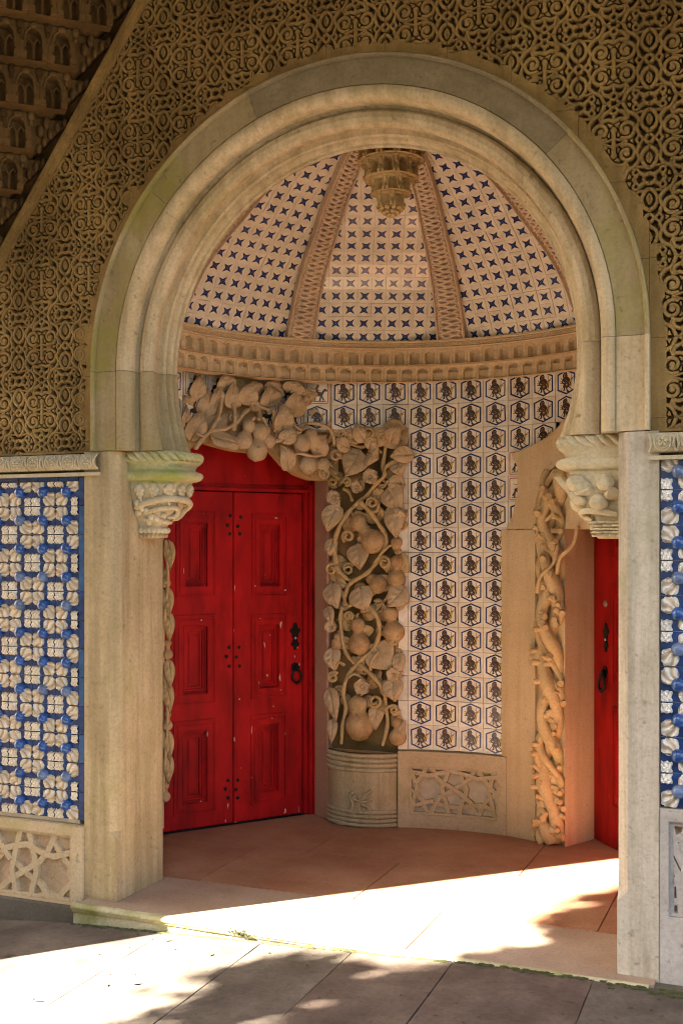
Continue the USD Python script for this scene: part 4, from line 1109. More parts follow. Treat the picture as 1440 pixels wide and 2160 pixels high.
# ------------------------------------------------------------------ hanging stalactite pendant
pend = thing("stalactite_pendant", "carved stone pendant in tiers of tiny arched niches hanging from the top of the dome", "pendant")
def tier(z0, z1, R, n, off, R2=None):
    for k in range(n):
        a0 = 2 * math.pi * (k + off) / n
        w = 2 * math.pi * R / n
        g = cell(w * 0.98, z1 - z0, R * 0.3, 13, 13)
        def fn(p):
            p = np.asarray(p, float); az = a0 + p[..., 0] / R
            f = 1 + 0.06 * p[..., 1] / (z1 - z0)
            r = (R + 1.3 * p[..., 2]) * f
            return np.stack([CN[0] + r * np.sin(az), CN[1] + r * np.cos(az), z0 + p[..., 1]], -1)
        P = fn(g)
        mb = MB().grid(P)
        c0 = np.broadcast_to(np.array([CN[0], CN[1], z0]), P[0].shape); c1 = np.broadcast_to(np.array([CN[0], CN[1], z1]), P[0].shape)
        mb.grid(np.stack([P[0], 0.25 * P[0] + 0.75 * c0])).grid(np.stack([P[-1], 0.2 * P[-1] + 0.8 * c1]))
        mb.box((-0.46 * w, -0.004, 0.0), (-0.3 * w, 0.012, 0.011), fn).box((0.3 * w, -0.004, 0.0), (0.46 * w, 0.012, 0.011), fn)
        mb.ball((0.5 * w, (z1 - z0) * 0.75, 0.004), (0.008, 0.018, 0.007), fn, sub=1).ball((0.5 * w, (z1 - z0) * 0.95, 0.004), (0.013, 0.009, 0.009), fn, sub=1)
        put("niche_block", mb, "pendant_stone", pend, smooth=35)
tier(3.815, 3.9, 0.2, 14, 0.0)
tier(3.73, 3.813, 0.19, 14, 0.5); tier(3.66, 3.73, 0.172, 13, 0.0); tier(3.582, 3.66, 0.15, 12, 0.5); tier(3.498, 3.58, 0.122, 11, 0.06); tier(3.425, 3.497, 0.087, 8, 0.43); tier(3.36, 3.424, 0.058, 6, 0.05)
mb = MB()
for ring_, (R, z, n, r) in enumerate(((0.05, 3.352, 10, 0.014), (0.034, 3.335, 8, 0.013), (0.016, 3.322, 5, 0.012))):
    for k in range(n):
        a = 2 * math.pi * k / n + ring_
        mb.ball((CN[0] + R * math.sin(a), CN[1] + R * math.cos(a), z), (r, r, r * 0.8), sub=2)
put("rosette", mb, "pendant_stone", pend, smooth=True)
# ------------------------------------------------------------------ surrounds of the two doorways
VP = Plane((-2.366, 1.885), (-2.83, 1.885))           # face of the vine pilaster
HP = Plane((-2.773, 1.849), (-3.55, 0.772))           # face of the garland over the left door
DP = Plane((-3.605, 1.129), (-3.02, 1.94))            # left door
QP = Plane((-1.70, 1.93), (-1.509, 1.862))            # face of the right door surround
mm = lambda pl, px: abs(pl.uv(px + 0.5, 1300)[0] - pl.uv(px - 0.5, 1300)[0])

sur = thing("door_surround", "smooth pinkish plaster jamb wall between the left red door and the vine carving", "door surround")
jb = Polygon([(-2.375, 1.94), (-2.81, 1.94), (-2.812, 1.886), (-2.828, 1.886), (-2.945, 1.972), (-3.02, 2.06), (-2.95, 2.3), (-2.3, 2.2)])
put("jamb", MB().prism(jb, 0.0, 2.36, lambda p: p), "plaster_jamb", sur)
su2 = thing("door_surround", "smooth plaster surround with a curved shoulder beside the right red door", "door surround")
sA, zA = QP.uv(1128, 1500)[0], 0
sB = QP.uv(1190.5, 1500)[0]
cornerR = QP.at(sB, 0)[:2]
Bp = np.array([-1.178, 2.07])
ztop = QP.uv(1190, 1116)[1]
def plan_pts(s, h): return tuple(QP.at(s, 0, h)[:2])
pil = Polygon([plan_pts(-0.02, 0.0), plan_pts(sA, 0.0), plan_pts(sA + 0.004, -0.03), plan_pts(sB - 0.004, -0.03), plan_pts(sB, -0.004), tuple(Bp), (-1.25, 2.3), (-1.75, 2.2)])
put("pilaster", MB().prism(pil, 0.0, ztop - 0.001, lambda p: p), "plaster", su2)
hood = QP.px([(1068, 1116), (1080, 1085), (1090, 1040), (1090, 985), (1077, 957), (1115, 943), (1150, 923), (1180, 896), (1205, 862), (1224, 822), (1236, 776), (1330, 770), (1330, 1116)])
chan = QP.px([(1128, 1130), (1129, 1118), (1143, 1090), (1149, 1000), (1190, 966), (1196, 1040), (1190.5, 1116), (1190.5, 1130)])
hp_ = Polygon(hood).buffer(0.012).buffer(-0.012)
put("shoulder", MB().prism(hp_.difference(Polygon(chan)), -0.16, 0.0, QP.map, bevel=0.004), "plaster", su2)
put("channel_back", MB().prism(Polygon(chan), -0.16, -0.03, QP.map), "plaster", su2)
rv = Plane(tuple(cornerR), tuple(Bp))

# ------------------------------------------------------------------ carved leaves, gourds, stems
def leaf(pl, base, tip, width, h0=0.03, lift=0.035, dome_=0.02, lobe=0.16, mat="leaf_stone", parent=None, twist=0.0):
    b, t = pl.uv(*base), pl.uv(*tip)
    ax = t - b; L = np.linalg.norm(ax); ax /= L
    sd = np.array([-ax[1], ax[0]])
    W = width * (mm(pl, base[0]) * abs(sd[0]) + 0.00285 * abs(sd[1])) / 2
    ks = np.array([-1, -0.93, -0.75, -0.5, -0.25, -0.07, 0.0, 0.07, 0.25, 0.5, 0.75, 0.93, 1])
    ts = np.linspace(0, 1, 13)
    rows = []
    for q in ts:
        wq = W * max(math.sin(math.pi * min(q, 0.999) ** 0.62), 0.02) ** 0.75 * (1 - 0.35 * q ** 3)
        row = []
        for k in ks:
            al = q * L - lobe * L * k * k * (1 - q) ** 2 * 1.3 + (0.06 * L * math.sin(3 * q + 1) * twist)
            p = b + ax * al + sd * (k * wq + 0.10 * W * twist * math.sin(math.pi * q))
            h = h0 + lift * math.sin(0.5 * math.pi * min(1, 1.5 * q)) - 0.5 * lift * q ** 3 + dome_ * (1 - k * k) - 0.012 * math.exp(-(k / 0.09) ** 2) * (1 - q * 0.6) + twist * k * 0.012
            h += 0.0042 * math.sin(22 * (q - 0.35 * abs(k))) * min(abs(k) * 4, 1) * (1 - abs(k)) * 2
            row.append((p[0], p[1], h))
        rows.append(row)
    rows = np.array(rows)
    low = lambda r: r * [1, 1, 1] - [0, 0, 0.016]
    cen = rows[:, 6:7]
    ring = np.concatenate([low(cen + (rows[:, :1] - cen) * 0.86), rows, low(cen + (rows[:, -1:] - cen) * 0.86)], 1)
    ring = np.concatenate([low(ring[:1]), ring, low(ring[-1:])], 0)
    put("leaf", MB().grid(pl.map(ring)), mat, parent, smooth=55)
def gourd(pl, c1, r1, c2, r2, h0=0.02, parent=None, mat="gourd_stone"):
    a, b = pl.uv(*c1), pl.uv(*c2)
    sc = (mm(pl, c1[0]) + 0.0029) / 2
    R1, R2 = r1 * sc, r2 * sc
    ax = b - a; d = np.linalg.norm(ax); ax /= d; sd = np.array([-ax[1], ax[0]])
    x = np.linspace(-R1, d + R2, 34)
    ra = np.sqrt(np.maximum(R1 ** 2 - x ** 2, 0)); rb = np.sqrt(np.maximum(R2 ** 2 - (x - d) ** 2, 0))
    waist = np.where((x > 0) & (x < d), 0.62 * R2, 0)
    y = np.maximum(np.maximum(ra, rb), waist)
    for _ in range(3):
        y[1:-1] = 0.25 * y[:-2] + 0.5 * y[1:-1] + 0.25 * y[2:]
    y[0] = y[-1] = 0.001
    hc = h0 + 0.35 * R1
    def fn(p):
        p = np.asarray(p, float)
        q = a + p[..., :1] * ax + p[..., 1:2] * sd
        return pl.at(q[..., 0], q[..., 1], hc + p[..., 2] * 0.9)
    mb = MB().lathe(np.c_[x, y], fn, 20)
    g = put("gourd", mb, mat, parent, smooth=True)
    tip = np.array([(d + R2 * 0.9, 0, 0), (d + R2 * 1.25, R2 * 0.12, 0.004), (d + R2 * 1.5, R2 * 0.35, 0.006)])
    put("stalk", MB().tube(fn(tip), [0.009, 0.0075, 0.006], 6), mat, g, smooth=True)
def stem(pl, pts, rpx, h0=0.03, wav=0.012, parent=None, mat="vine_stone", name="stem", seed=0):
    q = spline([np.r_[pl.uv(*p), 0] for p in pts], 6)
    n = len(q)
    q[:, 2] = h0 + wav * np.sin(np.linspace(0, 3.0 * len(pts) / 3, n) + seed)
    r = rpx * 0.00285 * (1 + 0.16 * np.sin(np.arange(n) * 0.9 + seed)) * np.linspace(1.1, 0.85, n)
    put(name, MB().tube(pl.map(q), r, 9), mat, parent, smooth=True)
def curl(pl, c, rpx, turn=1, start=0.0, h0=0.03, parent=None, mat="vine_stone"):
    th = np.linspace(0, 2 * math.pi * 1.35, 30)
    r = rpx * (1 - 0.66 * th / th[-1])
    pts = [(c[0] + a * math.cos(turn * t + start), c[1] + a * math.sin(turn * t + start)) for a, t in zip(r, th)]
    q = np.array([np.r_[pl.uv(*p), h0 + 0.016 * k / 29] for k, p in enumerate(pts)])
    put("tendril", MB().tube(pl.map(q), np.linspace(0.0115, 0.008, 30), 7), mat, parent, smooth=True)
def flower(pl, c, rpx, h0=0.045, n=5, parent=None, mat="leaf_stone", rot=0.3):
    o = pl.uv(*c); R = rpx * 0.0028
    mb = MB()
    for k in range(n):
        a = 2 * math.pi * k / n + rot
        u, v = np.array([math.cos(a), math.sin(a)]), np.array([-math.sin(a), math.cos(a)])
        rows = []
        for t in np.linspace(0, 1, 7):
            w = R * 0.5 * math.sin(math.pi * min(0.12 + 0.86 * t, 0.99)) ** 0.7
            rows.append([np.r_[o + u * (R * (0.18 + 0.84 * t)) + v * k2 * w, h0 + 0.013 * math.sin(2.6 * t) + 0.005 * k2 * k2 - 0.003 * (k2 == 0) - (0.03 if abs(k2) > 1 else 0)] for k2 in (-1.04, -1, -0.5, 0, 0.5, 1, 1.04)])
        mb.grid(pl.map(np.array(rows)))
    f = put("flower", mb, mat, parent, smooth=50)
    put("flower_centre", MB().ball(np.r_[o, h0 + 0.004], (R * 0.2, R * 0.2, R * 0.22), pl.map, sub=2), mat, f, smooth=True)

def c5(p): return (p[0] / 3.177 + 660, p[1] / 3.177 + 880)
def c4(p): return (p[0] / 2.6667 + 360, p[1] / 2.6667 + 760)
vine = thing("vine_pilaster", "carved pilaster of twining stems, gourds and leaves between the left door and the tiles", "carving")
put("backing", MB().prism(Polygon(VP.px([(694, 1735), (694, 1012), (698, 940), (705, 905), (800, 900), (852, 903), (853, 1583), (853, 1600), (840, 1735)])), -0.07, -0.046, VP.map), "vine_back_shade_stone", vine)
for k, (pts, r) in enumerate([
    ([(165, 1000), (160, 850), (200, 720), (260, 620), (330, 550), (370, 520), (430, 450), (490, 400), (500, 340), (560, 290), (640, 260)], 4.6),
    ([(330, 570), (400, 640), (450, 720), (490, 800), (480, 880), (430, 980), (370, 1050), (280, 1100), (230, 1160), (205, 1270)], 4.8),
    ([(165, 1000), (210, 1060), (260, 1100), (330, 1075)], 4.2),
    ([(205, 1270), (185, 1350), (195, 1450), (230, 1570), (290, 1650)], 4.4),
    ([(210, 1290), (280, 1240), (340, 1230), (420, 1300), (455, 1370), (450, 1460), (400, 1560), (300, 1650), (240, 1740), (220, 1840), (235, 1950), (205, 2060), (190, 2190)], 4.8),
    ([(290, 1650), (370, 1700), (440, 1760), (490, 1840), (495, 1950), (500, 2060), (470, 2200)], 4.8),
    ([(490, 1840), (560, 1780), (610, 1700)], 3.4), ([(250, 1740), (300, 1720), (360, 1770)], 3.0), ([(80, 170), (150, 175), (240, 180), (340, 150), (400, 120)], 4.2),
    ([(260, 180), (330, 200), (400, 180), (470, 240)], 4.0), ([(490, 200), (470, 340), (500, 390)], 4.4), ([(100, 220), (110, 320), (150, 380), (190, 420)], 4.0),
    ([(120, 200), (180, 240), (160, 310), (110, 300)], 3.6), ([(400, 640), (450, 620), (440, 560), (380, 560)], 3.4), ([(430, 980), (480, 900), (530, 860), (570, 920)], 3.2),
    ([(240, 1260), (200, 1180), (150, 1100)], 3.2), ([(420, 1300), (480, 1230), (520, 1180)], 3.2), ([(410, 1230), (460, 1230), (500, 1280)], 3.4), ([(390, 1700), (400, 1640), (450, 1570)], 3.4),
    ([(220, 1660), (190, 1640), (160, 1690)], 3.0), ([(495, 1950), (560, 1930), (590, 2020)], 3.2), ([(230, 1960), (330, 1860), (370, 1830)], 2.6), ([(210, 480), (240, 500), (270, 560)], 3.8)]):
    stem(VP, [c5(p) for p in pts], r, 0.022, 0.02, vine, seed=k)
for c, r, tr, st in [((410, 575), 12, 1, 2.5), ((140, 1020), 14, -1, 0.6), ((490, 975), 13, 1, 3.4), ((430, 1900), 14, -1, 2.9), ((150, 440), 10, 1, 0.9), ((240, 430), 9, -1, 1.9), ((130, 270), 15, 1, 4.2), ((415, 120), 9, -1, 3.3), ((250, 800), 13, 1, 2.2), ((150, 1740), 11, -1, 5.5), ((560, 1500), 9, 1, 2), ((250, 1330), 9, -1, 1), ((560, 1960), 9, 1, 0)]:
    curl(VP, c5(c), r, tr, st, 0.03, vine)
for a, ra, b, rb in [((410, 835), 82, (308, 705), 60), ((562, 1085), 62, (568, 965), 44), ((440, 1120), 62, (395, 1085), 38), ((315, 1520), 74, (303, 1390), 50), ((545, 1440), 72, (520, 1315), 54), ((320, 2065), 96, (308, 1925), 66), ((570, 2145), 58, (570, 2050), 40), ((470, 1960), 30, (470, 1920), 22), ((90, 300), 52, (20, 295), 34), ((560, 840), 40, (570, 900), 26), ((160, 1520), 40, (165, 1470), 26)]:
    gourd(VP, c5(a), ra / 3.177, c5(b), rb / 3.177, -0.012, vine)
for k, (a, b, w) in enumerate([((600, 95), (445, 180), 165), ((660, 250), (525, 270), 110), ((310, 255), (235, 395), 150), ((390, 245), (455, 285), 150), ((600, 450), (490, 440), 110), ((520, 500), (600, 625), 130), ((560, 620), (570, 810), 140), ((170, 610), (120, 770), 110),
    ((300, 880), (320, 1020), 150), ((130, 1140), (175, 1280), 110), ((330, 1155), (375, 1300), 135), ((610, 1160), (520, 1260), 120), ((430, 1550), (530, 1690), 170), ((140, 1560), (160, 1700), 100), ((130, 1850), (170, 2030), 100), ((550, 1770), (570, 1900), 130),
    ((440, 1925), (425, 2100), 95), ((140, 2050), (135, 2180), 80), ((590, 1600), (590, 1720), 90), ((150, 830), (135, 930), 70), ((600, 1190), (575, 1300), 100), ((130, 640), (190, 560), 80), ((590, 700), (560, 600), 90), ((120, 1290), (150, 1400), 70), ((580, 2150), (620, 2030), 60), ((580, 300), (600, 400), 90), ((150, 230), (60, 210), 90), ((260, 120), (330, 60), 100), ((250, 330), (330, 300), 100), ((420, 90), (380, 30), 80)]):
    leaf(VP, c5(a), c5(b), w / 3.177, 0.0 + 0.012 * (k % 4), 0.034, 0.012, parent=vine, twist=0.9 * math.sin(k * 2.1))
for c, r, n in [((195, 85), 16, 6), ((405, 400), 17, 6), ((160, 540), 16, 6), ((140, 1400), 13, 7), ((560, 1720), 16, 5), ((350, 1800), 18, 5), ((315, 470), 14, 4)]:
    flower(VP, c5(c), r, 0.055, n, vine)

r_ = np.random.default_rng(31)
for k in range(64):                       # smaller leaves and pods filling the ground of the carving
    x, y = r_.uniform(120, 600), 380 + 1780 * (k + r_.random()) / 64
    a = r_.uniform(0, 6.283); l = r_.uniform(70, 125)
    if k % 5 == 4:
        gourd(VP, c5((x, y)), r_.uniform(9, 14), c5((x + 45 * math.cos(a), y - 45)), r_.uniform(7, 9), -0.05, vine, "vine_stone")
    elif k % 5 == 2:
        curl(VP, c5((x, y)), r_.uniform(9, 13), 1 if k % 2 else -1, a, -0.015, vine)
    else:
        leaf(VP, c5((x, y)), c5((x + l * math.cos(a), y + l * math.sin(a))), r_.uniform(75, 115) / 3.177, -0.045 + 0.012 * (k % 3), 0.03, 0.012, parent=vine, mat="vine_stone", twist=r_.uniform(-1, 1))
for k, (a, b, w) in enumerate([((700, 925), (716, 893), 26), ((738, 932), (752, 900), 28), ((778, 928), (764, 896), 24), ((800, 930), (826, 906), 30), ((742, 946), (716, 930), 24), ((836, 930), (856, 902), 26), ((786, 944), (804, 922), 22)]):
    leaf(VP, a, b, w, 0.05 + 0.015 * (k % 3), 0.04, 0.014, parent=vine, twist=math.sin(k * 2.0))
for c, r, tr, st in [((730, 918), 11, 1, 0.5), ((788, 915), 12, -1, 2.0), ((760, 930), 10, 1, 4.0), ((816, 925), 10, -1, 1.0)]:
    curl(VP, c, r, tr, st, 0.085, vine)
stem(VP, [(700, 935), (725, 912), (755, 914), (785, 905), (815, 912), (850, 906)], 4.2, 0.08, 0.012, vine)
flower(VP, (722, 908), 15, 0.1, 6, vine)

gar = thing("leaf_garland", "carved arch of leaves, gourds and flowers hanging over the left red door", "carving")
hoodpx = [(372, 800), (400, 790), (500, 790), (590, 795), (650, 812), (700, 855), (720, 890), (720, 1012), (690, 1014), (660, 1011), (632, 1000), (604, 979), (584, 956), (572, 938), (545, 955), (500, 950), (465, 941), (430, 931), (415, 940), (385, 965), (350, 960)]
hpoly = Polygon(HP.px(hoodpx)).buffer(0)
put("backing", MB().prism(hpoly, -0.10, -0.03, HP.map, bevel=0.006), "vine_stone", gar)
for k, (pts, r) in enumerate([
    ([(120, 500), (190, 410), (280, 390), (340, 350), (400, 290), (470, 265), (540, 285)], 4.6), ([(195, 410), (240, 310), (255, 180)], 4.0), ([(320, 400), (325, 290), (310, 230)], 4.4), ([(540, 285), (555, 360), (580, 420), (560, 460)], 4.4), ([(560, 460), (640, 430), (720, 370), (780, 360), (850, 390), (890, 470)], 4.4),
    ([(890, 490), (960, 470), (1060, 450), (1150, 410)], 4.0), ([(890, 500), (900, 590), (960, 640)], 4.4), ([(650, 290), (660, 370), (700, 395), (740, 370)], 3.4), ([(700, 290), (740, 340), (830, 390), (870, 330), (920, 330)], 3.4), ([(480, 330), (510, 380), (520, 420)], 3.0), ([(440, 330), (400, 370), (390, 420)], 3.0), ([(470, 250), (480, 290), (470, 340)], 5.0), ([(130, 500), (160, 440), (110, 420)], 3.6), ([(840, 350), (870, 420), (880, 480)], 4.0), ([(600, 560), (680, 530), (780, 545), (860, 520)], 3.6)]):
    stem(HP if pts[-1][0] < 900 else VP, [c4(p) for p in pts], r * 0.95, 0.062, 0.024, gar, seed=k + 5, mat="leaf_stone")
for a, ra, b, rb in [((460, 512), 59, (480, 405), 48), ((388, 455), 50, (418, 372), 38), ((530, 462), 38, (514, 395), 26), ((710, 475), 52, (765, 430), 42), ((748, 592), 50, (838, 590), 36), ((330, 470), 40, (290, 450), 28)]:
    gourd(HP, c4(a), ra / 2.667, c4(b), rb / 2.667, 0.03, gar, "leaf_stone")
for k, (a, b, w) in enumerate([((185, 310), (195, 155), 125), ((110, 430), (150, 285), 115), ((330, 250), (320, 130), 130), ((390, 235), (420, 135), 110), ((200, 395), (310, 295), 95), ((545, 245), (525, 150), 130), ((670, 295), (685, 175), 145), ((595, 385), (590, 255), 130), ((820, 355), (835, 240), 150), ((770, 235), (740, 175), 100), ((790, 510), (840, 430), 120),
    ((215, 440), (350, 480), 90), ((85, 260), (60, 200), 90), ((135, 200), (150, 90), 110), ((290, 160), (270, 80), 120), ((640, 180), (660, 120), 110), ((560, 190), (600, 120), 110), ((70, 360), (70, 260), 80), ((640, 600), (590, 480), 90), ((600, 460), (640, 380), 80), ((480, 190), (440, 120), 90), ((700, 220), (780, 190), 90), ((230, 250), (240, 150), 80)]):
    leaf(HP, c4(a), c4(b), 0.84 * w / 2.667, 0.0 + 0.022 * (k % 4), 0.045, 0.014, parent=gar, twist=1.0 * math.sin(k * 1.7 + 1))
for c, r, n in [((870, 380), 14, 6), ((440, 265), 12, 4)]:
    flower(HP, c4(c), r, 0.075, n, gar)
for c, r, tr, st in [((595, 400), 12, 1, 3.0), ((900, 540), 13, -1, 0.5), ((905, 420), 11, 1, 2.0), ((840, 640), 11, -1, 4.0), ((690, 400), 10, 1, 1.0), ((330, 330), 10, -1, 0), ((510, 440), 9, 1, 3.0)]:
    curl(HP, c4(c), r, tr, st, 0.05, gar, "leaf_stone")

sl_ = thing("carved_door_jamb", "narrow sliver of carved leaves and gourds down the left side of the left red door", "carving")
put("backing", MB().prism(Polygon(HP.px([(325, 1745), (346, 1748), (346, 1120), (325, 1120)])), -0.12, 0.0, HP.map), "vine_stone", sl_)
r_ = np.random.default_rng(5)
y = 1150
k = 0
while y < 1700:
    x = 347 + r_.uniform(-2, 3)
    if k % 3 == 1:
        gourd(HP, (x, y + 30), 11, (x + 1, y + 6), 7.5, 0.01, sl_)
    else:
        leaf(HP, (x + r_.uniform(-2, 3), y), (x + 2 + r_.uniform(-2, 4), y + 52), 24, 0.02, 0.025, 0.02, parent=sl_, mat="vine_stone", twist=r_.uniform(-1, 1))
    y += 50; k += 1
stem(HP, [(344 + 4 * math.sin(i * 1.3), 1140 + 60 * i) for i in range(10)], 3.4, 0.03, 0.01, sl_)

# ------------------------------------------------------------------ stone barrel at the foot of the vine
bar = thing("stone_barrel", "stone half barrel with rope hoops at the foot of the vine carving", "barrel")
bs0, bs1 = VP.uv(694, 1650)[0], VP.uv(838, 1650)[0]
bz1 = VP.uv(760, 1586)[1] + 0.01
def BMAP(p):
    p = np.asarray(p, float); u = p[..., 0]; z = p[..., 1]
    bul = 0.105 * np.maximum(4 * u * (1 - u), 0) ** 0.75 + 0.012 * np.sin(np.pi * np.clip(z / bz1, 0, 1))
    return VP.at(bs0 + (bs1 - bs0) * u, z, 0.012 + bul + p[..., 2])
def bsheet(u0, u1, z0, z1, h, n=8):
    us = np.linspace(u0, u1, n)
    g = lambda hh, zz: np.array([BMAP((u, zz, hh)) for u in us])
    side = lambda u: np.array([[BMAP((u, z0, h - 0.03)), BMAP((u, z1, h - 0.03))], [BMAP((u, z0, h)), BMAP((u, z1, h))]])
    return MB().grid(np.array([g(h - 0.03, z0), g(h, z0)] + [g(h, z) for z in np.linspace(z0, z1, 6)[1:-1]] + [g(h, z1), g(h - 0.03, z1)])).grid(side(u0)).grid(side(u1))
ub = [0.0, 0.17, 0.345, 0.52, 0.63, 0.81, 1.0]
for a, b in zip(ub[:-1], ub[1:]):
    put("stave", bsheet(a + 0.003, b - 0.003, 0.002, bz1, 0.0), "barrel_stone", bar, smooth=35)
put("core", bsheet(0.0, 1.0, 0.003, bz1 - 0.004, -0.006, 20), "barrel_stone", bar, smooth=35)
put("rim", MB().grid(np.array([[BMAP((u, bz1, 0.0)) for u in np.linspace(0, 1, 20)], [BMAP((u, bz1, -0.012 - 0.105 * (4 * u * (1 - u)) ** 0.75)) for u in np.linspace(0, 1, 20)]])), "vine_stone", bar)
for z in [bz1 - 0.012 - 0.029 * k for k in range(4)] + [0.016 + 0.027 * k for k in range(4)]:
    put("hoop", MB().tube(np.array([BMAP((u, z, 0.003)) for u in np.linspace(0.345, 0.998, 20)]), [0.0125] * 20, 8), "barrel_stone", bar, smooth=True)
    mb = MB()
    for u in np.arange(0.012, 0.345, 0.027):
        q = np.array([BMAP((u - 0.016, z - 0.011, 0.004)), BMAP((u, z, 0.011)), BMAP((u + 0.016, z + 0.011, 0.004))])
        mb.tube(q, [0.006, 0.009, 0.006], 6)
    put("rope_hoop", mb, "barrel_stone", bar, smooth=True)
def bpx(p):
    a = VP.uv(p[0] / 3 + 660, p[1] / 3 + 1500)
    return ((a[0] - bs0) / (bs1 - bs0), a[1] - 0.02, 0.006)
mb = MB()
for pts in [[(285, 590), (300, 540), (285, 490), (310, 462), (325, 475)], [(295, 500), (340, 520), (380, 490), (412, 462)], [(340, 522), (372, 530), (415, 510)], [(350, 540), (390, 560), (402, 585), (372, 592), (372, 572)], [(330, 530), (320, 580), (300, 600), (285, 585)], [(340, 520), (335, 560), (345, 600)], [(365, 500), (385, 475)]]:
    mb.tube(np.array([BMAP(q) for q in spline([bpx(p) for p in pts], 5)]), 0.0105, 7)
mb.ball((0, 0, 0), 0.014, lambda v: v + BMAP(bpx((300, 470))))
put("sprig_relief", mb, "barrel_stone", bar, smooth=True)

# ------------------------------------------------------------------ twisted tree trunk carved on the right surround
tr = thing("trunk_carving", "carved column of intertwined lopped tree trunks beside the right red door", "carving")
r_ = np.random.default_rng(21)
def tx(y):
    return 1159.5 + 10 * np.clip((1120 - y) / 130.0, 0, 1)
strands = []
for k, (ph, am, rad, per) in enumerate(((0.0, 14, 14.5, 120), (3.3, 14, 13.0, 104), (1.6, 21, 8.5, 92), (4.6, 22, 7.5, 132))):
    ys = np.arange(1776, 984, -9.0)
    pts = [(tx(y) + am * math.sin(2 * math.pi * y / per / 2 + ph), y) for y in ys]
    q = np.array([np.r_[QP.uv(*p), -0.004 + 0.030 * math.cos(2 * math.pi * p[1] / per / 2 + ph * 1.3)] for p in pts])
    R = rad * 0.00275 * (1 + 0.16 * np.sin(np.arange(len(q)) * 0.55 + k))
    put("trunk", MB().tube(QP.map(q), R, 12), "trunk_stone", tr, smooth=True)
    strands.append((pts, q, R))
def stub(p, h, a, el, r, L):
    o = np.r_[QP.uv(*p), h]
    d = np.array([math.cos(a) * math.cos(el), math.sin(a) * math.cos(el), math.sin(el)])
    q = np.array([o, o + d * L * 0.6, o + d * L, o + d * (L + 0.001), o + d * (L - 0.004)])
    put("branch_stub", MB().tube(QP.map(q), [r * 1.25, r, r, r * 0.6, r * 0.5], 10), "trunk_stone", tr, smooth=40)
for k in range(95):
    pts, q, R = strands[k % 4]
    i = int(r_.integers(3, len(pts) - 3))
    sgn = r_.choice([-1, 1])
    stub(pts[i], q[i, 2] + 0.01, math.pi / 2 * (1 - sgn) + r_.uniform(-0.7, 0.9) * sgn, r_.uniform(0.5, 1.3), r_.uniform(0.012, 0.019), R[i] + r_.uniform(0.018, 0.036))
for k in range(22):
    stub((1130 + 58 * r_.random(), 1690 + 85 * r_.random()), 0.0, 1.57, r_.uniform(0.9, 1.4), r_.uniform(0.014, 0.019), r_.uniform(0.03, 0.05))
for x, y, h in ((1134, 1085, 0.02), (1142, 1190, 0.05), (1180, 1150, 0.03)):
    stem(QP, [(x, y), (x + 18, y - 18), (x + 50, y - 34), (x + 78, y - 48)] if k == 0 else [(x, y + 60), (x + 10, y + 25), (x + 34, y), (x + 42, y - 40)], 4.0, h, 0.01, tr, "trunk_stone", "thin_branch")

# ------------------------------------------------------------------ red doors
def door_panel(pl, s0, z0, s1, z1, parent, mat):
    pn = None
    def fr_(i0, i1):
        return sbox(s0 + i0, z0 + i0 * 1.15, s1 - i0, z1 - i0 * 1.15).difference(sbox(s0 + i1, z0 + i1 * 1.15, s1 - i1, z1 - i1 * 1.15))
    mb = MB().prism(fr_(0.0, 0.0125), -0.01, 0.009, pl.map, bevel=0.003).prism(fr_(0.012, 0.0245), -0.01, 0.004, pl.map, bevel=0.002).prism(fr_(0.024, 0.058), -0.01, 0.0075, pl.map, bevel=0.004)
    st = np.array([0.058, 0.072, 0.086, 0.1, 0.112]) * min(1, (s1 - s0) / 0.29)
    mb.prism(fr_(0.052, st[0] + 0.006), -0.02, 0.0125, pl.map, bevel=0.004)
    for k in range(4):
        mb.prism(fr_(st[k], st[k + 1] + 0.001), -0.055, -0.009 - 0.0085 * k, pl.map, bevel=0.0025)
    mb.prism(sbox(s0 + st[4], z0 + st[4] * 1.15, s1 - st[4], z1 - st[4] * 1.15), -0.055, -0.03, pl.map, bevel=0.005)
    put("panel", mb, mat, parent)
door = thing("double_door", "dark red folding double door with six stepped panels and chipped paint under the garland", "door")
sm, sr, s0_ = DP.uv(492, 1400)[0], DP.uv(637, 1400)[0], 0.0
zt_ = DP.uv(560, 1040)[1]
def rect(pl, p, q):
    a, b = pl.uv(*p), pl.uv(*q); return a[0], b[1], b[0], a[1]
PANS = [[((370, 1079), (455, 1259)), ((367, 1299), (455, 1484)), ((365, 1523), (455, 1712))], [((530, 1084), (605, 1258)), ((529, 1297), (604, 1470)), ((528, 1509), (603, 1688))]]
for li, (a, b) in enumerate(((s0_ - 0.02, sm - 0.003), (sm + 0.003, sr))):
    body = sbox(a, 0.012, b, zt_)
    rs = []
    for p, q in PANS[li]:
        u = rect(DP, p, q); rs.append(u)
        body = body.difference(sbox(u[0] + 0.05, u[1] + 0.06, u[2] - 0.05, u[3] - 0.06))
    lf = put("leaf", MB().prism(body, -0.05, 0.0, DP.map, bevel=0.002), "red_paint", door)
    for u in rs:
        door_panel(DP, *u, lf, "red_paint")
put("frame", MB().prism(sbox(sr + 0.004, 0.0, sr + 0.035, zt_ + 0.06), -0.06, 0.012, DP.map, bevel=0.004), "red_paint", door)
put("frame", MB().prism(sbox(sr + 0.035, 0.0, sr + 0.062, zt_ + 0.06), -0.06, 0.03, DP.map, bevel=0.005), "red_paint", door)
put("frame", MB().prism(sbox(sr + 0.062, 0.0, sr + 0.13, 2.6), -0.06, 0.042, DP.map, bevel=0.004), "red_paint", door)
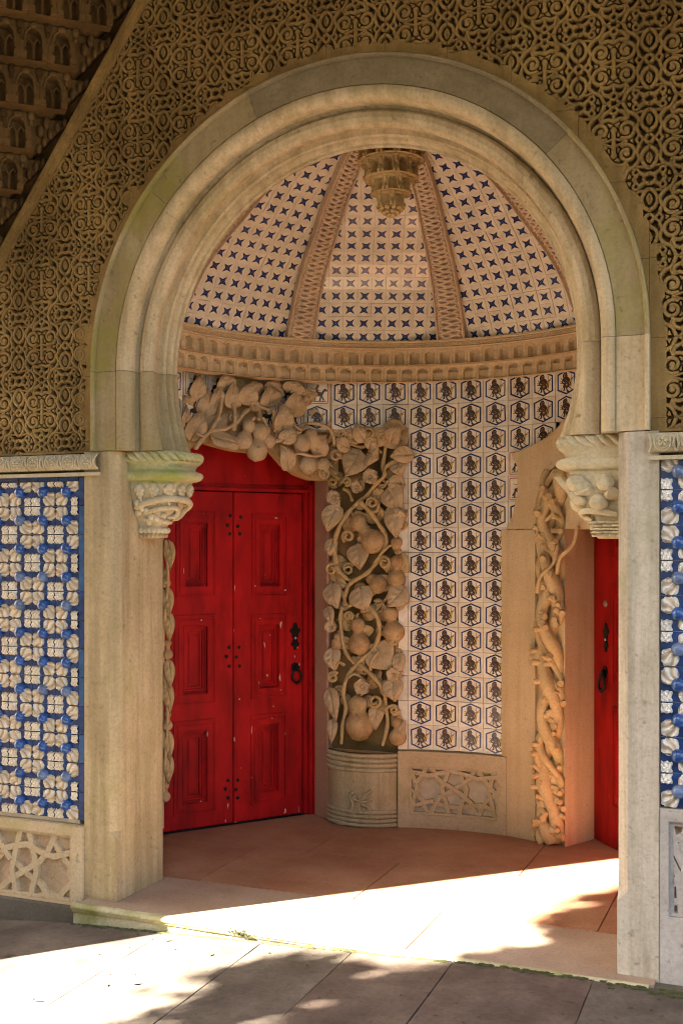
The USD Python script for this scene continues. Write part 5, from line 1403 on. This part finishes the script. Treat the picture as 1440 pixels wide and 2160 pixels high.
put("transom_bar", MB().prism(sbox(-0.1, zt_ + 0.006, sr + 0.06, zt_ + 0.03), -0.05, 0.03, DP.map, bevel=0.006), "red_paint", door)
put("transom_bar", MB().prism(sbox(-0.1, zt_ + 0.03, sr + 0.06, zt_ + 0.045), -0.05, 0.018, DP.map, bevel=0.004), "red_paint", door)
put("transom_panel", MB().prism(sbox(-0.1, zt_ + 0.045, sr + 0.1, 2.65), -0.05, 0.006, DP.map), "red_paint", door)
put("sill", MB().prism(sbox(-0.3, 0.001, sr + 0.1, 0.01), -0.06, 0.01, DP.map), "iron", door)
for cy_, pts in enumerate([[(374, 452), (359, 498), (372, 543), (426, 458), (411, 505), (422, 543)], [(367, 1118), (354, 1165), (368, 1213), (418, 1118), (404, 1167), (420, 1213)], [(362, 1792), (348, 1835), (361, 1880), (412, 1790), (403, 1838), (411, 1880)]]):
    for p in pts:
        a = DP.uv(p[0] / 2.4 + 330, p[1] / 2.4 + 900)
        put("bolt", MB().ball((a[0], a[1], 0.0), (0.011, 0.011, 0.007), DP.map, sub=2), "iron", door, smooth=True)
def key_plate(pl, px, py, parent, s=1.0):
    o = pl.uv(px, py)
    prof = unary_union([affinity.scale(Point(0, 0.055).buffer(0.016, 6), 0.9, 1.4), Point(-0.018, 0.035).buffer(0.014, 6), Point(0.018, 0.035).buffer(0.014, 6), Point(0, 0.012).buffer(0.021, 6), Point(0, -0.02).buffer(0.017, 6), sbox(-0.008, -0.06, 0.008, 0.05), Point(0, -0.052).buffer(0.012, 5), Point(-0.015, -0.033).buffer(0.011, 5), Point(0.015, -0.033).buffer(0.011, 5)])
    prof = affinity.translate(affinity.scale(prof, s * 1.15, s * 1.25, origin=(0, 0)), *o)
    k = put("key_plate", MB().prism(prof, -0.001, 0.006, pl.map, bevel=0.002), "iron", parent)
    put("keyhole_boss", MB().ball((o[0], o[1] - 0.004, 0.006), (0.009, 0.009, 0.006), pl.map), "steel", k, smooth=True)
def ring_pull(pl, px, py, parent, s=1.0):
    o = pl.uv(px, py)
    rose = unary_union([Point(0, 0).buffer(0.02, 7)] + [Point(0.02 * math.cos(a), 0.02 * math.sin(a)).buffer(0.011, 5) for a in np.linspace(0, 6.28, 8)])
    rose = affinity.translate(affinity.scale(rose, s, s, origin=(0, 0)), o[0], o[1] + 0.05 * s)
    h = put("ring_pull", MB().prism(rose, -0.001, 0.007, pl.map, bevel=0.002), "iron", parent)
    th = np.linspace(0.25, 2 * math.pi - 0.25, 28)
    w = 0.036 * s * (0.55 + 0.45 * (1 - np.cos(th)) / 2)
    q = np.c_[o[0] + w * np.sin(th) * 1.1, o[1] + 0.0 * s + 0.046 * s * np.cos(th), 0.018 + 0.008 * np.sin(th / 2)]
    put("ring", MB().tube(pl.map(q), 0.0062 * s * (1 + 0.35 * np.sin(np.arange(28) * 1.1) ** 2), 8), "iron", h, smooth=True)
    put("ring_knob", MB().ball((o[0], o[1] + 0.05 * s, 0.016), 0.012 * s, pl.map), "iron", h, smooth=True)
    put("ring_bead", MB().ball((o[0], o[1] - 0.046 * s, 0.026), 0.012 * s, pl.map), "iron", h, smooth=True)
key_plate(DP, 622, 1345, door)
ring_pull(DP, 622, 1424, door)
r_ = np.random.default_rng(77)
mb = MB()
def chip(px, py, w, h, pl=DP, lift=0.0098):
    o = pl.uv(px, py); n = 9
    a = np.sort(r_.random(n) * 6.283)
    p = Polygon(np.c_[o[0] + w * 0.0024 * np.cos(a) * r_.uniform(0.35, 1, n), o[1] + h * 0.0027 * np.sin(a) * r_.uniform(0.4, 1, n)]).buffer(0)
    mb.flat(p, lift, pl.map)
for x, y, w, h in [(591, 1317, 4, 12), (556, 1361, 3, 10), (589, 1430, 3.5, 12), (600, 1545, 2, 11), (572, 1515, 3, 2.5), (423, 1308, 4, 2.5), (436, 1548, 2, 8), (630, 1705, 3, 14), (601, 1712, 6, 8), (575, 1490, 4, 2), (547, 1305, 4, 2), (562, 1425, 3, 6), (590, 1455, 3, 3), (481, 1700, 3, 7), (476, 1733, 4, 6), (422, 1690, 4, 2), (445, 1712, 3, 3), (370, 1760, 14, 2), (386, 1205, 2, 10), (537, 1236, 3, 4), (600, 1245, 5, 3), (529, 1540, 2, 12), (630, 1402, 7, 4), (622, 1385, 4, 4), (627, 1366, 3, 4), (505, 1475, 3, 3), (507, 1620, 2, 2), (530, 1640, 2, 2), (497, 1735, 4, 4), (580, 1093, 8, 2), (568, 1340, 2, 3), (545, 1440, 2, 5), (494, 1560, 2, 9), (493, 1330, 1.5, 6), (495, 1240, 1.5, 10)]:
    chip(x, y, w, h, lift=0.0006 if abs(x - 494) < 12 or y > 1695 or x > 612 else 0.0098)
put("chipped_paint", mb, "bare_wood", door, kind="stuff")

RD = Plane((Bp[0] - 0.06, Bp[1] + 0.03), (Bp[0] + 0.54, Bp[1] - 0.77))
rd = thing("red_door", "narrow visible strip of a bright red door with lock, key plate and ring pull at the right", "door")
body = sbox(0.0, 0.008, 1.05, 2.5)
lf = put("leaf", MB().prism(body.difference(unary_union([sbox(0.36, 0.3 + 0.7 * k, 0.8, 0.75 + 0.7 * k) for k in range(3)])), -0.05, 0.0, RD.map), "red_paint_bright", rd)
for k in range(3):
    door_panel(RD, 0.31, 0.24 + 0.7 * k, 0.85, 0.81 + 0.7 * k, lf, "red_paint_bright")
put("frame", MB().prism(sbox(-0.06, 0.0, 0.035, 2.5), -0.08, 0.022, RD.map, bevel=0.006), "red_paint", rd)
o = RD.uv(1277, 1274)
put("lock", MB().lathe([(0.0, 0.02), (0.004, 0.02), (0.006, 0.017), (0.005, 0.011), (0.009, 0.01), (0.009, 0.001)], lambda p: RD.at(o[0] + p[..., 1], o[1] + p[..., 2], p[..., 0]), 16), "steel", rd, smooth=35)
key_plate(RD, 1278, 1348, rd, 0.95)
ring_pull(RD, 1276, 1438, rd, 1.1)

# ------------------------------------------------------------------ niche enclosure
for a, b, z0, z1 in (((-3.72, 0.42), (-3.72, 1.2), -0.1, 2.72), ((-0.3, 0.42), (-0.3, 1.1), -0.1, 2.72)):
    put("side_wall", MB().prism(LineString([a, b]).buffer(0.05, cap_style=2), z0, z1, lambda p: p), "plaster", niche)
top = sbox(-4.0, 0.41, 0.1, 2.4).difference(Point(*CN).buffer(1.38, 32))
put("soffit", MB().prism(top, 2.715, 2.76, lambda p: p), "plaster", niche)

# ------------------------------------------------------------------ stepped muqarnas vault at the upper left
mq = thing("muqarnas_vault", "dark stepped vault of small arched muqarnas niches edged by a sloping stone bar", "vault")
DV = np.array([-0.70, -0.714])
def barx(z): return -3.788 + (z - 3.208) * 0.725
HR, PW_ = 0.178, 0.128
for k in range(9):
    z0 = 3.10 + HR * k
    xk = barx(z0 + HR) - 0.01
    mp = Plane((xk, -0.02), (xk + DV[0], -0.02 + DV[1]))
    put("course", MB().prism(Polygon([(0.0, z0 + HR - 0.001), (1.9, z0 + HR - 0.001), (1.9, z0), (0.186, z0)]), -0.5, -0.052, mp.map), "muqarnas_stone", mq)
    mb = MB()
    for a_, b_, q_ in ((0.155, 0.14, 0.021), (0.13, 0.36, 0.022), (0.1, 0.58, 0.024), (0.065, 0.8, 0.024), (0.03, 0.95, 0.02), (0.15, 0.62, 0.028), (0.12, 0.88, 0.03)):
        mb.ball((a_, z0 + HR * b_, -0.045), (q_ * 0.62, q_ * 1.1, q_ * 0.9), mp.map, sub=2)
    put("bead_end", mb, "muqarnas_stone", mq, smooth=True)
    for c in range(13):
        s = 0.155 + (c + 0.5 * (k % 2) + 0.35) * PW_
        g = cell(PW_ * 0.99, HR * 0.98, 0.05, 13, 15)
        def fn(p, s=s, z0=z0):
            p = np.asarray(p, float); q = p.copy(); q[..., 0] += s; q[..., 1] += z0
            return mp.map(q)
        P = fn(g + [0, 0, 0.0])
        mb = MB().grid(P).grid(np.stack([P[:, 0], fn(g[:, 0] * [1, 1, 0] - [0, 0, 0.055])])).grid(np.stack([P[:, -1], fn(g[:, -1] * [1, 1, 0] - [0, 0, 0.055])])).grid(np.stack([P[0], fn(g[0] * [1, 1, 0] - [0, 0, 0.055])]))
        W2 = PW_ / 2
        mb.box((-W2 * 0.99, 0.002, -0.02), (-W2 * 0.56, 0.028, 0.03), fn).box((W2 * 0.56, 0.002, -0.02), (W2 * 0.99, 0.028, 0.03), fn)
        mb.box((-W2 * 0.99, 0.03, -0.02), (-W2 * 0.68, 0.085, 0.012), fn).box((W2 * 0.68, 0.03, -0.02), (W2 * 0.99, 0.085, 0.012), fn)
        for sg in (-1, 1):
            rib = [(sg * u * PW_, v * HR, 0.008) for u, v in ((0.33, 0.28), (0.33, 0.55), (0.27, 0.74), (0.13, 0.84), (0.0, 0.9))]
            mb.tube(fn(np.array(rib)), 0.0062, 5)
            rib = [(sg * u * PW_, v * HR, -0.012) for u, v in ((0.27, 0.5), (0.16, 0.6), (0.04, 0.5), (0.0, 0.36))]
            mb.tube(fn(np.array(rib)), 0.0055, 5)
        mb.tube(fn(np.array([(0, 0.05 * HR, -0.008), (0, 0.4 * HR, -0.008)])), 0.006, 6)
        mb.ball((0, 0.9 * HR, 0.012), (0.022, 0.016, 0.014), fn, sub=1)
        for u in (-0.5, 0.5):
            mb.ball((u * PW_, 0.9 * HR, 0.012), (0.018, 0.024, 0.014), fn, sub=1).ball((u * PW_, 0.72 * HR, 0.008), (0.01, 0.016, 0.01), fn, sub=1)
        put("muqarnas_niche", mb, "muqarnas_stone", mq, smooth=40)
za, zb_ = 3.06, 4.75
P0, P1 = np.array([barx(za), za]), np.array([barx(zb_), zb_])
dd = (P1 - P0) / np.linalg.norm(P1 - P0); nn = np.array([-dd[1], dd[0]])
put("edge_bar", MB().prism(Polygon([P0 - nn * 0.0, P1 - nn * 0.0, P1 - nn * 0.034, P0 - nn * 0.034]), -0.01, 0.052, FACADE.map, bevel=0.008), "wall_stone", mq, label="plain sloping stone bar along the edge")
put("core", MB().prism(Polygon([P0 + nn * 0.002, P1 + nn * 0.002, P1 + nn * 0.3, P0 + nn * 0.3]), -0.032, -0.024, FACADE.map), "muqarnas_stone", mq)

# ------------------------------------------------------------------ porch that shades the wall, added light-blocking walls, and the tree that shades the paving (outside the frame)
porch = thing("porch", "plain stone porch ceiling above the carved wall", "porch")
put("ceiling", MB().box((-7.0, -2.6, 4.45), (3.5, 3.2, 5.0)), "porch_stone", porch)
put("light_block_rear", MB().box((-7.0, 2.75, -0.4), (3.5, 3.0, 4.75)), "porch_stone", porch)  # unseen, added to shut light out behind the facade
put("side_wall", MB().box((-7.2, 0.05, -0.4), (-7.0, 3.0, 4.75)).box((3.5, 0.05, -0.4), (3.7, 3.0, 4.75)), "porch_stone", porch)  # side pieces of the same added light-blocking box
pa = np.array([-4.62, -1.96]); pd = np.array([-0.7071, -0.7071]); pn = np.array([-0.7071, 0.7071])
put("light_block_wall", MB().prism(Polygon([pa, pa + pd * 7, pa + pd * 7 + pn * 0.6, pa + pn * 0.6]), -0.6, 4.449, lambda p: p), "porch_stone", porch)  # unseen wall added to keep sky light from entering at the left
opp = thing("sky_block_wall", "added unseen wall behind the camera that blocks part of the sky light", "wall")  # added to cut the sky fill reaching the facade
put("wall_core", MB().box((-16.0, -14.0, -0.5), (9.0, -13.2, 8.6)), "porch_stone", opp)
put("coping", MB().box((-16.1, -14.1, 8.6), (9.1, -13.1, 8.85)), "porch_stone", opp)
pillar = thing("porch_pillar", "square stone pillar carrying the porch ceiling to the left of the view", "pillar")
put("shaft", MB().box((-5.6, -1.74, 0.1), (-4.4, -0.9, 4.2)), "porch_stone", pillar)
put("base", MB().box((-5.46, -1.75, -0.4), (-4.4, -0.84, 0.1)), "porch_stone", pillar)
put("cap", MB().box((-5.46, -1.76, 4.2), (-4.4, -0.84, 4.452)), "porch_stone", pillar)

r_ = np.random.default_rng(404)
mb = MB()
for k in range(150):
    x, y = r_.uniform(-4.2, -0.3), r_.uniform(-2.2, -0.14)
    z = float(ground_z(np.array(x))) + 0.002
    if k < 105:
        q = r_.uniform(0.002, 0.005); mb.ball((x, y, z), (q * 1.4, q, q * 0.7), sub=1)
    else:
        a = r_.uniform(0, 6.28); l = r_.uniform(0.012, 0.03); u_ = np.array([math.cos(a), math.sin(a)]) * l; v_ = np.array([-u_[1], u_[0]]) * 0.4
        mb.add([(x - u_[0], y - u_[1], z), (x + v_[0], y + v_[1], z + 0.004), (x + u_[0], y + u_[1], z + 0.001), (x - v_[0], y - v_[1], z + 0.002)], [[0, 1, 2, 3]])
tag(put("litter", mb, "bark"), "scattered grit and dry leaf scraps on the paving", "litter", kind="stuff")

tree = thing("tree", "leafy tree outside the frame whose shadow crosses the paving", "tree")
cD = 9.0
side = np.array([-0.7071, 0.7071])
ctr = np.array([-0.9, -1.0]) * 0 + np.array([-0.7071, -0.7071]) * cD + side * (-1.62)
r_ = np.random.default_rng(9)
put("trunk", MB().tube(spline([(ctr[0], ctr[1], -0.3), (ctr[0] + 0.05, ctr[1], 2.5), (ctr[0] - 0.05, ctr[1] + 0.1, 5.2), (ctr[0], ctr[1], 9.0)], 6), np.linspace(0.2, 0.06, 19), 10), "bark", tree, smooth=True)
mb = MB()
NL = 90000
d = r_.normal(size=(NL, 3)); d /= np.linalg.norm(d, axis=1, keepdims=True)
d = d / (np.abs(d) ** 3.5).sum(1, keepdims=True) ** (1 / 3.5)
rad = r_.random(NL) ** 0.45
lump = 1 + 0.10 * np.sin(7 * d[:, 2] + 2 * d[:, 0]) + 0.07 * np.sin(11 * d[:, 2] - 3 * d[:, 1])
C3 = np.array([ctr[0], ctr[1], 6.8]) + (d * (rad * lump)[:, None]) @ np.array([[-1.4, -1.4, 0], [-1.72, 1.72, 0], [0, 0, 2.5]])
for b in range(6):                                  # sprays reaching out of the crown
    zz = r_.uniform(4.8, 7.2); ln = r_.uniform(0.15, 0.5)
    m = 260
    q = np.array([ctr[0], ctr[1], zz]) + np.r_[side, 0.1] * (2.5 + ln * r_.random((m, 1))) + r_.normal(size=(m, 3)) * np.array([0.08, 0.08, 0.14])
    C3 = np.vstack([C3, q])
n = len(C3)
u = r_.normal(size=(n, 3)); u /= np.linalg.norm(u, axis=1, keepdims=True)
v = np.cross(u, r_.normal(size=(n, 3))); v /= np.linalg.norm(v, axis=1, keepdims=True)
sz = r_.uniform(0.06, 0.11, (n, 1))
V = np.stack([C3 - u * sz, C3 + v * sz * 0.55, C3 + u * sz, C3 - v * sz * 0.55], 1).reshape(-1, 3)
put("crown", MB().add(V, np.arange(4 * n).reshape(-1, 4)), "leaf_green", tree, kind="stuff")
